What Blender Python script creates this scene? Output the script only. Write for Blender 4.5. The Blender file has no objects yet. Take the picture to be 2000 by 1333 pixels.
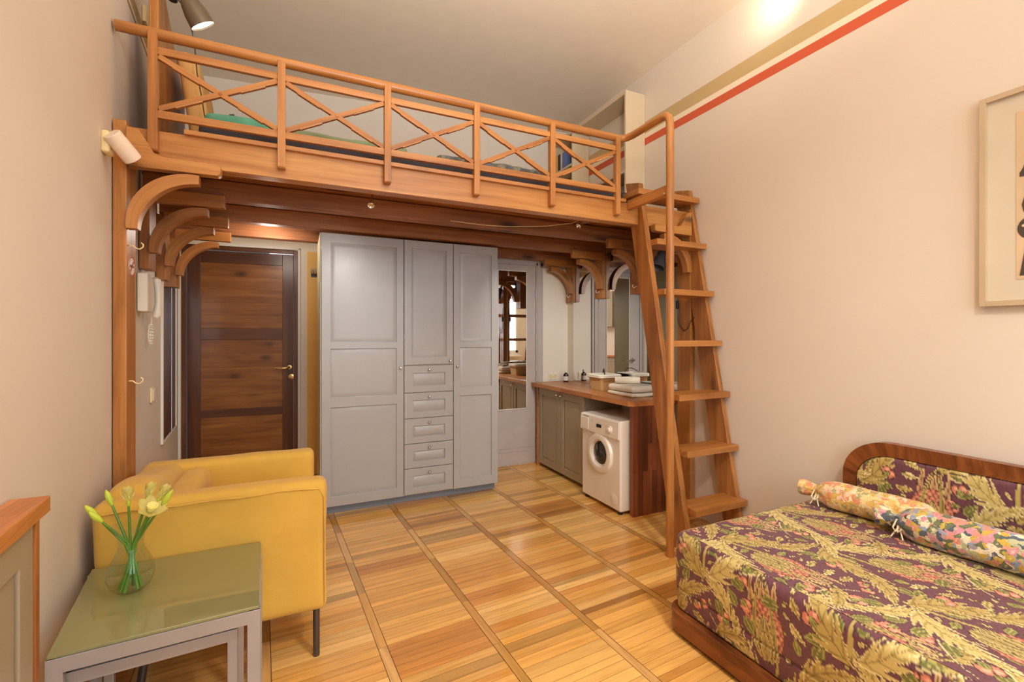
import bpy, bmesh, math, random
import numpy as np
from mathutils import Vector, Matrix, noise
random.seed(7)
S = bpy.context.scene
C = S.collection
PI = math.pi

# ------------------------------------------------------------------ camera
EYE = 1.33
cam = bpy.data.cameras.new('camera'); co = bpy.data.objects.new('camera', cam); C.objects.link(co)
co.location = (0, 0, EYE); co.rotation_euler = (PI/2, 0, -math.radians(25))
cam.sensor_width = 36; cam.lens = 36*895/2000; cam.shift_y = -0.00475; cam.clip_start = 0.02
S.camera = co
S.view_settings.view_transform = 'Standard'; S.view_settings.look = 'None'
S.view_settings.exposure = -0.50; S.view_settings.gamma = 1; S.view_settings.use_curve_mapping = False
S.cycles.max_bounces = 10; S.cycles.diffuse_bounces = 5; S.cycles.glossy_bounces = 6
S.cycles.transmission_bounces = 8; S.cycles.transparent_max_bounces = 8
S.cycles.caustics_reflective = False; S.cycles.caustics_refractive = False
S.cycles.sample_clamp_indirect = 6

# ------------------------------------------------------------------ daylight, lamps and added fill lights
w = bpy.data.worlds.new('world'); S.world = w; w.use_nodes = True
bg = w.node_tree.nodes['Background']; bg.inputs[0].default_value = (0.80, 0.90, 1.0, 1); bg.inputs[1].default_value = 3.0

def light(name, kind, loc, energy, col, size=0.1, aim=None, **k):
    d = bpy.data.lights.new(name, kind); d.energy = energy; d.color = col
    if kind == 'AREA': d.shape = 'RECTANGLE'; d.size = size; d.size_y = k.pop('size_y', size)
    else: d.shadow_soft_size = size
    for a, v in k.items(): setattr(d, a, v)
    o = bpy.data.objects.new(name, d); C.objects.link(o); o.location = loc
    if aim is not None:
        o.rotation_euler = (Vector(aim)-Vector(loc)).to_track_quat('-Z', 'Y').to_euler()
    return o

REAR = -2.3
# the sky seen through the two rear windows
for x in (0.55, 1.85):
    light('window_daylight', 'AREA', (x, REAR-0.14, 2.05), 78, (0.76, 0.88, 1.0), 0.9, aim=(x, 0, 1.75), size_y=2.3)
WARM = (1.0, 0.91, 0.81)
light('added_downlight', 'SPOT', (1.15, -0.35, 3.10), 270, WARM, 0.16, aim=(1.05, 1.1, 0.0), spot_size=2.0, spot_blend=0.9)  # added downlight to brighten the floor
light('added_uplight', 'SPOT', (0.7, 0.35, 2.45), 400, WARM, 0.15, aim=(0.75, 0.9, 3.55), spot_size=2.5, spot_blend=0.7)  # added uplight that lifts the ceiling tone
light('wall_washer_light', 'SPOT', (2.50, 1.80, 3.38), 5.5, (1.0, 0.84, 0.60), 0.05, aim=(2.9, 1.95, 3.42), spot_size=2.5, spot_blend=0.9)
light('under_loft_fill', 'SPOT', (0.372, 2.68, 2.0), 30, WARM, 0.03, aim=(-0.35, 4.5, 0.9), spot_size=1.7, spot_blend=1.0)  # added fill toward the door; the chrome spotlight here is unlit
light('under_loft_fill', 'SPOT', (1.83, 2.80, 2.02), 62, (1.0, 0.95, 0.88), 0.03, aim=(2.35, 4.2, 0.8), spot_size=1.75, spot_blend=1.0)  # added fill for the alcove, placed at the second unlit spotlight
light('entry_fill', 'POINT', (-0.2, 3.92, 2.06), 9, WARM, 0.05)  # added fill over the entrance, no lamp hangs there

# ------------------------------------------------------------------ materials
def srgb(r, g, b):
    f = lambda c: (c/255/12.92 if c/255 <= 0.04045 else ((c/255+0.055)/1.055)**2.4)
    return (f(r), f(g), f(b), 1)

class NT:
    def __init__(s, name):
        s.m = bpy.data.materials.new(name); s.m.use_nodes = True; s.t = s.m.node_tree
        s.b = s.t.nodes['Principled BSDF']
    def n(s, typ, **k):
        nd = s.t.nodes.new(typ)
        for a, v in k.items(): setattr(nd, a, v)
        return nd
    def l(s, a, b): s.t.links.new(a, b)
    def val(s, sock, v):
        if hasattr(v, 'is_linked') or isinstance(v, bpy.types.NodeSocket): s.l(v, sock)
        else: sock.default_value = v
    def math(s, op, a, b=0.0):
        nd = s.n('ShaderNodeMath', operation=op); s.val(nd.inputs[0], a); s.val(nd.inputs[1], b); return nd.outputs[0]
    def mix(s, f, a, b, blend='MIX'):
        nd = s.n('ShaderNodeMix', data_type='RGBA', blend_type=blend)
        s.val(nd.inputs[0], f); s.val(nd.inputs[6], a); s.val(nd.inputs[7], b); return nd.outputs[2]
    def ramp(s, f, stops, interp='LINEAR'):
        nd = s.n('ShaderNodeValToRGB'); r = nd.color_ramp; r.interpolation = interp
        while len(r.elements) < len(stops): r.elements.new(0.5)
        for e, (p, c) in zip(r.elements, stops):
            e.position = p; e.color = c if len(c) == 4 else tuple(c)+(1,)
        s.l(f, nd.inputs[0]); return nd.outputs[0]
    def noise(s, vec, scale=5, detail=3, rough=0.5, dist=0.0):
        nd = s.n('ShaderNodeTexNoise'); s.l(vec, nd.inputs['Vector'])
        nd.inputs['Scale'].default_value = scale; nd.inputs['Detail'].default_value = detail
        nd.inputs['Roughness'].default_value = rough; nd.inputs['Distortion'].default_value = dist
        return nd.outputs[0]
    def map(s, vec, sc=(1, 1, 1), loc=(0, 0, 0), rot=(0, 0, 0)):
        nd = s.n('ShaderNodeMapping'); s.l(vec, nd.inputs[0]); nd.inputs['Scale'].default_value = sc
        nd.inputs['Location'].default_value = loc; nd.inputs['Rotation'].default_value = rot; return nd.outputs[0]
    def uv(s): return s.n('ShaderNodeUVMap', uv_map='UVMap').outputs[0]
    def obj(s): return s.n('ShaderNodeTexCoord').outputs['Object']
    def bump(s, h, strength=0.2, dist=0.01):
        nd = s.n('ShaderNodeBump'); s.l(h, nd.inputs['Height']); nd.inputs['Strength'].default_value = strength
        nd.inputs['Distance'].default_value = dist; s.l(nd.outputs[0], s.b.inputs['Normal'])
    def set(s, **k):
        for a, v in k.items():
            s.val(s.b.inputs[{'color': 'Base Color', 'rough': 'Roughness', 'metal': 'Metallic', 'spec': 'Specular IOR Level',
                   'trans': 'Transmission Weight', 'ior': 'IOR', 'coat': 'Coat Weight', 'coatr': 'Coat Roughness', 'sheen': 'Sheen Weight',
                   'emit': 'Emission Color', 'emis': 'Emission Strength', 'sss': 'Subsurface Weight', 'alpha': 'Alpha'}[a]], v)
        return s

def plain(name, col, rough=0.5, metal=0.0, var=0.04, bump=0.0, bscale=60, **k):
    n = NT(name); c = srgb(*col)
    f = n.noise(n.obj(), 7, 3)
    lo = tuple(x*(1-var*2) for x in c[:3])+(1,); hi = tuple(min(1, x*(1+var*2)) for x in c[:3])+(1,)
    n.set(color=n.ramp(f, [(0.3, lo), (0.7, hi)]), rough=rough, metal=metal, **k)
    if bump: n.bump(n.noise(n.obj(), bscale, 4), bump, 0.002)
    return n.m

def wood(name, light_, mid, dark, rough=0.38, knots=0.0, fig=1.0, us=1.0, coat=0.0):
    n = NT(name); uv = n.uv()
    warp = n.noise(n.map(uv, (0.9*us, 3.0, 1)), 1.0, 2)
    base = n.noise(n.map(uv, (1.4*us, 16, 1)), 1.0, 4, 0.55, 0.6)
    fine = n.noise(n.map(uv, (5*us, 130, 1)), 1.0, 3, 0.6)
    a = n.math('ADD', n.math('MULTIPLY', base, 0.62), n.math('MULTIPLY', warp, 0.38))
    wav = n.n('ShaderNodeTexWave', wave_type='BANDS', bands_direction='Y', wave_profile='SAW')
    n.l(n.map(uv, (0.8*us, 6, 1)), wav.inputs[0]); wav.inputs['Scale'].default_value = 1.2
    wav.inputs['Distortion'].default_value = 6; wav.inputs['Detail'].default_value = 2; wav.inputs['Detail Scale'].default_value = 0.7
    a = n.math('ADD', n.math('MULTIPLY', a, 0.95), n.math('MULTIPLY', wav.outputs['Fac'], 0.05*fig))
    col = n.ramp(a, [(0.30, srgb(*dark)), (0.47, srgb(*mid)), (0.66, srgb(*light_))])
    col = n.mix(0.35, col, n.ramp(fine, [(0.3, (0.45, 0.45, 0.45, 1)), (0.6, (1, 1, 1, 1))]), 'MULTIPLY')
    if knots:
        v = n.n('ShaderNodeTexVoronoi', feature='F1'); n.l(n.map(uv, (2.3*us, 6.0, 1)), v.inputs[0]); v.inputs['Scale'].default_value = 1.0
        kf = n.ramp(v.outputs['Distance'], [(0.04, (knots,)*3), (0.10, (knots*0.75,)*3), (0.17, (knots*0.25,)*3), (0.30, (0, 0, 0))])
        col = n.mix(kf, col, srgb(*[c*0.45 for c in dark]))
    n.set(color=col, rough=rough, coat=coat, coatr=0.25)
    n.bump(fine, 0.08, 0.002)
    return n.m

def staves(name, c1, c2, w_=0.042, l_=0.5, rough=0.35):
    n = NT(name); uv = n.uv()
    br = n.n('ShaderNodeTexBrick'); n.l(uv, br.inputs['Vector']); br.offset = 0.37; br.offset_frequency = 2
    br.inputs['Scale'].default_value = 1; br.inputs['Brick Width'].default_value = l_; br.inputs['Row Height'].default_value = w_
    br.inputs['Mortar Size'].default_value = 0.0006
    br.inputs['Color1'].default_value = srgb(*c1); br.inputs['Color2'].default_value = srgb(*c2)
    br.inputs['Mortar'].default_value = srgb(*[c*0.6 for c in c2])
    g = n.noise(n.map(uv, (4, 70, 1)), 1.0, 4)
    col = n.mix(0.5, br.outputs[0], n.ramp(g, [(0.3, (0.5, 0.45, 0.4, 1)), (0.65, (1, 1, 1, 1))]), 'MULTIPLY')
    n.set(color=col, rough=rough); return n.m

def attr_mat(name, attr, rough=0.8, weave=0.15, sheen=0.2, grain=None, **k):
    n = NT(name); a = n.n('ShaderNodeAttribute', attribute_name=attr); col = a.outputs['Color']
    f = n.noise(n.obj(), 220, 2)
    col = n.mix(weave, col, n.ramp(f, [(0.3, (0.6, 0.6, 0.6, 1)), (0.7, (1, 1, 1, 1))]), 'MULTIPLY')
    n.set(color=col, rough=rough, sheen=sheen, **k); n.bump(f, 0.1, 0.001); return n.m

M = {}
M['pine'] = wood('honey pine', (202, 142, 80), (180, 118, 58), (144, 86, 38), knots=0.35)
M['pine_knot'] = wood('knotty stained pine', (206, 148, 80), (184, 122, 60), (144, 88, 40), knots=0.85, us=0.8)
M['pine_shaded'] = wood('pine darkened for shade', (196, 134, 72), (166, 106, 50), (126, 72, 30), knots=0.55, us=0.9)  # pine with shade in its colour, for ladder rails and rear brackets
M['doorwood'] = wood('dark stained door planks', (166, 108, 52), (138, 84, 38), (104, 58, 26), knots=0.8, rough=0.36, us=1.3)
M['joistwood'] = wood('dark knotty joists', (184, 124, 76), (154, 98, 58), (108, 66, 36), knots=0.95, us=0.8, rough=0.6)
M['doorframe'] = wood('brown door frame', (130, 82, 44), (102, 60, 30), (72, 40, 20))
M['doorstile'] = wood('dark stained door stiles', (112, 68, 42), (92, 54, 32), (64, 36, 22), knots=0.3, rough=0.34)
M['walnut'] = wood('figured walnut', (150, 88, 44), (112, 60, 28), (62, 30, 14), rough=0.28, fig=1.6, us=4)
M['base_wood'] = wood('brown veneer', (120, 74, 40), (92, 52, 26), (60, 32, 16), rough=0.3)
M['worktop'] = staves('beech block worktop', (206, 142, 84), (176, 108, 58))
M['endpanel'] = staves('brown block panel', (150, 84, 46), (98, 48, 26), 0.045, 0.55)
M['counterwood'] = staves('kitchen counter wood', (208, 134, 72), (180, 104, 50), 0.05, 0.6)
M['edge_strip'] = wood('orange edge wood', (196, 128, 72), (168, 102, 52), (134, 74, 36))
M['grey_lacquer'] = plain('grey lacquered fronts', (168, 167, 166), 0.40, var=0.01, coat=0.25, coatr=0.32)
M['grey_door'] = plain('grey painted door', (184, 174, 168), 0.45, var=0.02)
M['shelf_green'] = plain('pale wardrobe side panels', (206, 200, 166), 0.5, var=0.01)
M['plinth'] = plain('blue grey plinth', (128, 136, 144), 0.4, var=0.01)
M['seam'] = plain('dark seam', (60, 52, 46), 0.7)
M['cab'] = plain('olive grey cabinet fronts', (160, 146, 122), 0.38, var=0.01)
M['white'] = plain('white enamel', (238, 230, 218), 0.22, var=0.01, coat=0.4)
M['whiteplastic'] = plain('white plastic', (236, 228, 210), 0.4, var=0.01)
M['cream'] = plain('cream plastic', (236, 214, 160), 0.45, var=0.01)
M['white_paint'] = plain('white paint', (232, 226, 214), 0.55, var=0.01)
M['warm_glow'] = plain('yellow with warm glow in colour', (244, 196, 104), 0.6, var=0.02)  # yellow stands for warm lamp light falling on the wall strip
M['chrome'] = plain('chrome', (225, 222, 216), 0.12, 1.0, var=0.0)
M['nickel'] = plain('brushed nickel', (196, 186, 170), 0.28, 1.0, var=0.01)
M['brass'] = plain('brass', (212, 184, 120), 0.25, 1.0, var=0.01)
M['darkmetal'] = plain('dark grey metal', (92, 86, 84), 0.35, 0.7, var=0.02)
M['silver'] = plain('silver painted steel', (172, 166, 162), 0.38, 0.35, var=0.02)
M['taupe_metal'] = plain('taupe lamp metal', (112, 98, 80), 0.35, 0.3, var=0.02)
M['black'] = plain('black plastic', (28, 26, 25), 0.35)
M['bluegrey'] = plain('blue grey lamp shell', (96, 98, 104), 0.35, 0.4)
M['sofa'] = plain('yellow cotton slipcover', (214, 170, 70), 0.85, var=0.03, bump=0.25, bscale=420, sheen=0.15)
M['towel'] = plain('cream terry towel', (232, 222, 204), 0.95, var=0.03, bump=0.9, bscale=300)
M['wicker_liner'] = plain('white basket liner', (238, 230, 214), 0.9, var=0.03, bump=0.5, bscale=120)
M['green_cloth'] = plain('mint green cloth', (104, 178, 146), 0.85, var=0.08, bump=0.3, bscale=60)
M['greenblue'] = plain('green blanket', (150, 164, 124), 0.9, var=0.08, bump=0.3, bscale=60)
M['mattress'] = plain('dark mattress ticking', (70, 66, 70), 0.9)
M['tan_cushion'] = plain('tan quilted cushion', (214, 164, 98), 0.85, var=0.06, bump=0.3, bscale=30)
M['wallframe'] = plain('pale oak picture frame', (192, 170, 138), 0.5, var=0.03)
M['mat'] = plain('cream passepartout', (208, 196, 174), 0.8, var=0.01)
M['print'] = plain('pale print paper', (212, 184, 148), 0.8, var=0.04)
M['ink'] = plain('dark brown print ink', (74, 62, 48), 0.8, var=0.1)
M['yellow_ink'] = plain('yellow print ink', (206, 176, 80), 0.8)
M['shelfwhite'] = plain('cream shelf board', (214, 194, 162), 0.6, var=0.01)
M['bottle'] = plain('dark brown bottle', (36, 24, 20), 0.12, coat=0.5)
M['paper'] = plain('white label paper', (226, 218, 206), 0.7)
M['stem'] = plain('daffodil stem', (96, 142, 38), 0.45, var=0.1)
M['leafgreen'] = plain('dark green stem tops', (58, 92, 42), 0.5, var=0.1)
M['bud'] = plain('yellow green bud', (190, 204, 66), 0.5, var=0.08)
M['petal'] = plain('pale yellow petals', (255, 240, 156), 0.6, var=0.04)
M['tie'] = plain('cream ribbon', (238, 224, 190), 0.8)
M['red'] = plain('red print', (190, 70, 48), 0.6)
M['ceil'] = plain('ceiling plaster', (240, 226, 208), 0.85, var=0.01)
M['glass_dark'] = plain('dark drum glass', (70, 66, 62), 0.08, 0.6, var=0.1)
M['steel'] = plain('drum steel', (120, 116, 108), 0.3, 0.9)

def mirror_mat():
    n = NT('mirror silver'); n.set(color=(0.86, 0.86, 0.84, 1), rough=0.0, metal=1.0); return n.m
M['mirror'] = mirror_mat()
def glass(name, col, rough=0.0, ior=1.45, trans=1.0):
    n = NT(name); n.set(color=srgb(*col), rough=rough, ior=ior, trans=trans); return n.m
def thin_glass(name, lo, hi):
    m = bpy.data.materials.new(name); m.use_nodes = True; t = m.node_tree; t.nodes.remove(t.nodes['Principled BSDF'])
    lw = t.nodes.new('ShaderNodeLayerWeight'); lw.inputs[0].default_value = 0.22
    r = t.nodes.new('ShaderNodeMapRange'); t.links.new(lw.outputs['Facing'], r.inputs[0]); r.inputs['To Min'].default_value = lo; r.inputs['To Max'].default_value = hi
    a = t.nodes.new('ShaderNodeBsdfTransparent'); a.inputs[0].default_value = (0.95, 0.985, 0.96, 1)
    g_ = t.nodes.new('ShaderNodeBsdfGlossy'); g_.inputs['Roughness'].default_value = 0.02
    mx = t.nodes.new('ShaderNodeMixShader'); t.links.new(r.outputs[0], mx.inputs[0]); t.links.new(a.outputs[0], mx.inputs[1]); t.links.new(g_.outputs[0], mx.inputs[2])
    t.links.new(mx.outputs[0], t.nodes['Material Output'].inputs[0]); return m
M['vase_glass'] = thin_glass('clear vase glass', 0.012, 0.30)
M['water'] = thin_glass('water surface', 0.05, 0.3)
M['table_glass'] = glass('green table glass', (182, 178, 122), 0.02, 1.75, 0.45)
M['window_glass'] = glass('window glass', (250, 252, 255))
def emit(name, col, strength):
    n = NT(name); n.set(color=srgb(*col), emit=srgb(*col), emis=strength, rough=0.5); return n.m
M['lamp_glow'] = emit('lit lamp bulb', (255, 238, 200), 9)
M['lamp_white'] = emit('lit reading bulb', (255, 246, 224), 7)
M['slit'] = emit('corridor light through the gap', (238, 240, 255), 2.0)
M['sconce_shade'] = plain('frosted white shade', (238, 218, 196), 0.5, var=0.01)

def wall_mat(name, bands):
    n = NT(name); ob = n.obj(); sep = n.n('ShaderNodeSeparateXYZ'); n.l(ob, sep.inputs[0]); z = sep.outputs[2]
    f = n.noise(ob, 1.5, 4)
    col = n.ramp(f, [(0.3, srgb(220, 208, 193)), (0.7, srgb(225, 214, 200))])
    for z0, z1, c in bands:
        m = n.math('MULTIPLY', n.math('GREATER_THAN', z, z0), n.math('LESS_THAN', z, z1))
        col = n.mix(m, col, srgb(*c))
    n.set(color=col, rough=0.72); n.bump(n.noise(ob, 90, 4), 0.06, 0.002); return n.m
BANDS = [(2.945, 3.005, (206, 92, 58)), (3.005, 3.045, (240, 226, 200)), (3.045, 3.145, (196, 170, 122))]
M['wall'] = wall_mat('cream wall plaster with painted bands', BANDS)
M['wall_left'] = wall_mat('cream wall plaster with olive band', [(2.955, 2.975, (150, 112, 60)), (2.975, 3.0, (236, 214, 170)), (3.0, 3.07, (176, 150, 92))])
M['wall_plain'] = wall_mat('cream wall plaster', [])
M['wall_white'] = wall_mat('white alcove plaster', [(-1, 9, (236, 226, 210))])

def wicker():
    n = NT('woven wicker'); ob = n.obj()
    wv = n.n('ShaderNodeTexWave', bands_direction='Z'); n.l(ob, wv.inputs[0]); wv.inputs['Scale'].default_value = 45; wv.inputs['Distortion'].default_value = 2
    n.set(color=n.ramp(wv.outputs['Fac'], [(0.1, srgb(176, 132, 78)), (0.6, srgb(230, 194, 136))]), rough=0.7)
    n.bump(wv.outputs['Fac'], 0.6, 0.004); return n.m
M['wicker'] = wicker()

def floral(name, cols, sc=22, k=0.0):
    n = NT(name); ob = n.obj()
    w1 = n.noise(ob, 18, 3); w3 = n.n('ShaderNodeVectorMath', operation='ADD'); n.l(ob, w3.inputs[0])
    sc3 = n.n('ShaderNodeVectorMath', operation='SCALE'); cn = n.n('ShaderNodeTexNoise'); n.l(ob, cn.inputs[0]); cn.inputs['Scale'].default_value = 35
    n.l(cn.outputs['Color'], sc3.inputs[0]); sc3.inputs['Scale'].default_value = 0.05; n.l(sc3.outputs[0], w3.inputs[1])
    v = n.n('ShaderNodeTexVoronoi'); n.l(w3.outputs[0], v.inputs[0]); v.inputs['Scale'].default_value = sc
    s1 = n.n('ShaderNodeSeparateColor'); n.l(v.outputs['Color'], s1.inputs[0])
    st = [(i/len(cols), srgb(*c)) for i, c in enumerate(cols)]
    col = n.ramp(s1.outputs[0], st, 'CONSTANT')
    v2 = n.n('ShaderNodeTexVoronoi'); n.l(w3.outputs[0], v2.inputs[0]); v2.inputs['Scale'].default_value = sc*4
    s2 = n.n('ShaderNodeSeparateColor'); n.l(v2.outputs['Color'], s2.inputs[0])
    col = n.mix(0.45, col, n.ramp(s2.outputs[1], [(0.0, (0.35, 0.33, 0.3, 1)), (0.3, (0.8, 0.75, 0.7, 1)), (0.6, (1, 0.95, 0.9, 1))]), 'MULTIPLY')
    col = n.mix(n.ramp(v.outputs['Distance'], [(0.0, (0.6,)*3), (0.25, (0.0,)*3)]), col, srgb(250, 232, 196))
    n.set(color=col, rough=0.85, sheen=0.2); n.bump(n.noise(ob, 150, 3), 0.3, 0.002); return n.m
M['bolster_warm'] = floral('warm floral tapestry', [(234, 190, 110), (226, 150, 110), (244, 222, 176), (214, 176, 84), (176, 166, 118), (236, 200, 170), (240, 214, 150)], 50)
M['bolster_cool'] = floral('multicolour floral tapestry', [(150, 164, 190), (224, 150, 130), (112, 118, 84), (240, 226, 196), (206, 176, 70), (86, 96, 110), (212, 150, 160), (188, 190, 150)], 46)
M['blanket_grey'] = floral('grey blanket pattern', [(120, 122, 126), (96, 96, 92), (150, 146, 130), (110, 112, 96)], 20)

# ------------------------------------------------------------------ geometry helpers
def nb():
    bm = bmesh.new(); bm.loops.layers.uv.new('UVMap'); return bm
def emit_into(bm, tmp, ax=0, Mx=None, uv=True, smooth=False):
    if uv:
        L = tmp.loops.layers.uv.get('UVMap') or tmp.loops.layers.uv.new('UVMap')
        ou, ov = random.uniform(0, 50), random.uniform(0, 50); b, c = [i for i in range(3) if i != ax]
        for f in tmp.faces:
            for lp in f.loops:
                p = lp.vert.co; lp[L].uv = (p[ax]+ou, p[b]+p[c]*1.0+ov)
    if smooth:
        for f in tmp.faces: f.smooth = True
    if Mx is not None: tmp.transform(Mx)
    me = bpy.data.meshes.new('t'); tmp.to_mesh(me); tmp.free(); bm.from_mesh(me); bpy.data.meshes.remove(me)
def box(bm, lo, hi, ax=None, bev=0.0, Mx=None, seg=2):
    lo = Vector(lo); hi = Vector(hi)
    t = nb(); bmesh.ops.create_cube(t, size=1.0)
    s = hi-lo; c = (hi+lo)/2
    for v in t.verts: v.co = Vector((v.co.x*s.x+c.x, v.co.y*s.y+c.y, v.co.z*s.z+c.z))
    if ax is None: ax = max(range(3), key=lambda i: abs(s[i]))
    if bev: bmesh.ops.bevel(t, geom=t.edges[:], offset=min(bev, 0.45*min(abs(x) for x in s)), segments=seg, affect='EDGES', profile=0.5)
    emit_into(bm, t, ax, Mx)
def prism(bm, pts, a, b, plane='xz', ax=0, bev=0.0, Mx=None):
    """polygon pts in plane, extruded from a to b along the remaining axis"""
    t = nb()
    def P(p, d):
        return {'xz': (p[0], d, p[1]), 'yz': (d, p[0], p[1]), 'xy': (p[0], p[1], d)}[plane]
    A = [t.verts.new(P(p, a)) for p in pts]; B = [t.verts.new(P(p, b)) for p in pts]
    t.faces.new(A); t.faces.new(B[::-1]); n = len(pts)
    for i in range(n): t.faces.new((A[(i+1) % n], A[i], B[i], B[(i+1) % n]))
    bmesh.ops.recalc_face_normals(t, faces=t.faces[:])
    if bev: bmesh.ops.bevel(t, geom=[e for e in t.edges], offset=bev, segments=1, affect='EDGES')
    emit_into(bm, t, ax, Mx)
def tube(bm, pts, r, seg=10, caps=True, Mx=None, flat=1.0):
    pts = [Vector(p) for p in pts]; n = len(pts)
    rs = r if isinstance(r, (list, tuple)) else [r]*n
    t = nb(); L = t.loops.layers.uv['UVMap']
    tang = []
    for i in range(n):
        d = (pts[min(i+1, n-1)]-pts[max(i-1, 0)]); tang.append(d.normalized())
    up = Vector((0, 0, 1)) if abs(tang[0].z) < 0.9 else Vector((1, 0, 0))
    nx = tang[0].cross(up).normalized(); rings = []; ln = 0; lens = []
    for i in range(n):
        if i: 
            q = tang[i-1].rotation_difference(tang[i]); nx = (q @ nx); ln += (pts[i]-pts[i-1]).length
        lens.append(ln); ny = tang[i].cross(nx).normalized()
        rings.append([t.verts.new(pts[i]+nx*rs[i]*math.cos(2*PI*k/seg)+ny*rs[i]*flat*math.sin(2*PI*k/seg)) for k in range(seg)])
    off = random.uniform(0, 50)
    for i in range(n-1):
        for k in range(seg):
            k2 = (k+1) % seg
            f = t.faces.new((rings[i][k], rings[i][k2], rings[i+1][k2], rings[i+1][k])); f.smooth = True
            vs = [(lens[i], k), (lens[i], k+1), (lens[i+1], k+1), (lens[i+1], k)]
            for lp, (u, v) in zip(f.loops, vs): lp[L].uv = (u+off, v*2*PI*max(rs)/seg+off)
    if caps:
        for rg in (rings[0], rings[-1][::-1]):
            f = t.faces.new(rg)
            for lp in f.loops: lp[L].uv = (off, off)
    emit_into(bm, t, 0, Mx, uv=False)
def lathe(bm, prof, Mx=None, seg=24, closed=False):
    t = nb(); rings = []
    for r, z in prof:
        if r < 1e-6: rings.append([t.verts.new((0, 0, z))])
        else: rings.append([t.verts.new((r*math.cos(2*PI*k/seg), r*math.sin(2*PI*k/seg), z)) for k in range(seg)])
    pairs = list(zip(rings, rings[1:]))
    if closed: pairs.append((rings[-1], rings[0]))
    for A, B in pairs:
        for k in range(seg):
            k2 = (k+1) % seg
            vs = [A[k % len(A)], A[k2 % len(A)], B[k2 % len(B)], B[k % len(B)]]
            u = []
            for v in vs:
                if v not in u: u.append(v)
            if len(u) > 2: t.faces.new(u).smooth = True
    bmesh.ops.recalc_face_normals(t, faces=t.faces[:])
    emit_into(bm, t, 2, Mx)
def soft(bm, lo, hi, r, n=(10, 10, 10), disp=0.0, dfreq=4.0, fn=None, Mx=None, ax=0):
    """rounded subdivided box, optional noise displacement and shaping function"""
    lo = Vector(lo); hi = Vector(hi); c = (lo+hi)/2; h = (hi-lo)/2
    r = min(r, h.x*0.999, h.y*0.999, h.z*0.999)
    def coords(hh, k):
        s = [-hh]+[-hh+r*x for x in (0.12, 0.35, 0.65)]
        m = [(-hh+r)+(2*(hh-r))*i/k for i in range(k+1)]
        return s+m+[-x for x in reversed(s)]
    t = nb(); vd = {}
    ax3 = [coords(h[i], n[i]) for i in range(3)]
    def V(p):
        key = tuple(round(x, 6) for x in p)
        if key not in vd:
            q = Vector(p); inn = Vector([max(-h[i]+r, min(h[i]-r, q[i])) for i in range(3)])
            d = q-inn
            if d.length > 1e-9: q = inn+d.normalized()*r
            vd[key] = t.verts.new(q+c)
        return vd[key]
    for a in range(3):
        b, d = (a+1) % 3, (a+2) % 3
        for sgn in (-1, 1):
            for i in range(len(ax3[b])-1):
                for j in range(len(ax3[d])-1):
                    q = []
                    for (ii, jj) in ((i, j), (i+1, j), (i+1, j+1), (i, j+1)):
                        p = [0, 0, 0]; p[a] = sgn*h[a]; p[b] = ax3[b][ii]; p[d] = ax3[d][jj]; q.append(V(p))
                    if len(set(q)) == 4:
                        try: t.faces.new(q if sgn > 0 else q[::-1])
                        except ValueError: pass
    for v in t.verts:
        if fn: v.co = Vector(fn(v.co))
        if disp:
            nn = noise.noise_vector(v.co*dfreq)+0.5*noise.noise_vector(v.co*dfreq*2.3); v.co += nn*disp
    bmesh.ops.recalc_face_normals(t, faces=t.faces[:])
    emit_into(bm, t, ax, Mx, smooth=True)
def arcbar(bm, cx, cz, ri, ro, a0, a1, y0, y1, n=18, thick=1.0):
    """curved brace in the XZ plane"""
    t = nb(); L = t.loops.layers.uv['UVMap']; off = random.uniform(0, 50); rows = []
    for i in range(n+1):
        a = a0+(a1-a0)*i/n; k = math.sin(PI*i/n)*0.012*thick
        r0, r1 = ri-k*0.3, ro+k
        rows.append([t.verts.new((cx+r*math.cos(a), y, cz+r*math.sin(a))) for r, y in ((r0, y0), (r1, y0), (r1, y1), (r0, y1))])
    for i in range(n):
        for k in range(4):
            k2 = (k+1) % 4; f = t.faces.new((rows[i][k], rows[i][k2], rows[i+1][k2], rows[i+1][k]))
            u0, u1 = i/n*0.4, (i+1)/n*0.4; w0, w1 = k*0.05, (k+1)*0.05
            for lp, q in zip(f.loops, ((u0, w0), (u0, w1), (u1, w1), (u1, w0))): lp[L].uv = (q[0]+off, q[1]+off)
    t.faces.new(rows[0][::-1]); t.faces.new(rows[-1])
    bmesh.ops.recalc_face_normals(t, faces=t.faces[:]); emit_into(bm, t, 0, None, uv=False)

def wloc(o):
    v = Vector((0, 0, 0))
    while o is not None: v += Vector(o.location); o = o.parent
    return v
def obj(name, bm, mat, parent=None, label=None):
    """links the mesh as ONE object; geometry is given in world coordinates"""
    for e in bm.edges:
        if len(e.link_faces) == 2 and e.calc_face_angle(0) > math.radians(38): e.smooth = False
    for f in bm.faces: f.smooth = True
    if parent is not None: org = wloc(parent)
    else:
        xs = [v.co for v in bm.verts]; lo = [min(c[i] for c in xs) for i in range(3)]; hi = [max(c[i] for c in xs) for i in range(3)]
        org = Vector(((lo[0]+hi[0])/2, (lo[1]+hi[1])/2, lo[2]))
    me = bpy.data.meshes.new(name)
    bmesh.ops.translate(bm, vec=-org, verts=bm.verts[:]); bm.to_mesh(me); bm.free()
    me.materials.append(mat)
    o = bpy.data.objects.new(name, me); C.objects.link(o)
    if parent is not None: o.parent = parent
    else: o.location = org
    wn = o.modifiers.new('weighted_normals', 'WEIGHTED_NORMAL'); wn.keep_sharp = True; wn.weight = 90
    if label: o['label'] = label
    return o
def tag(o, label, cat, group=None, kind=None):
    o['label'] = label; o['category'] = cat
    if group: o['group'] = group
    if kind: o['kind'] = kind
    return o
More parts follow.
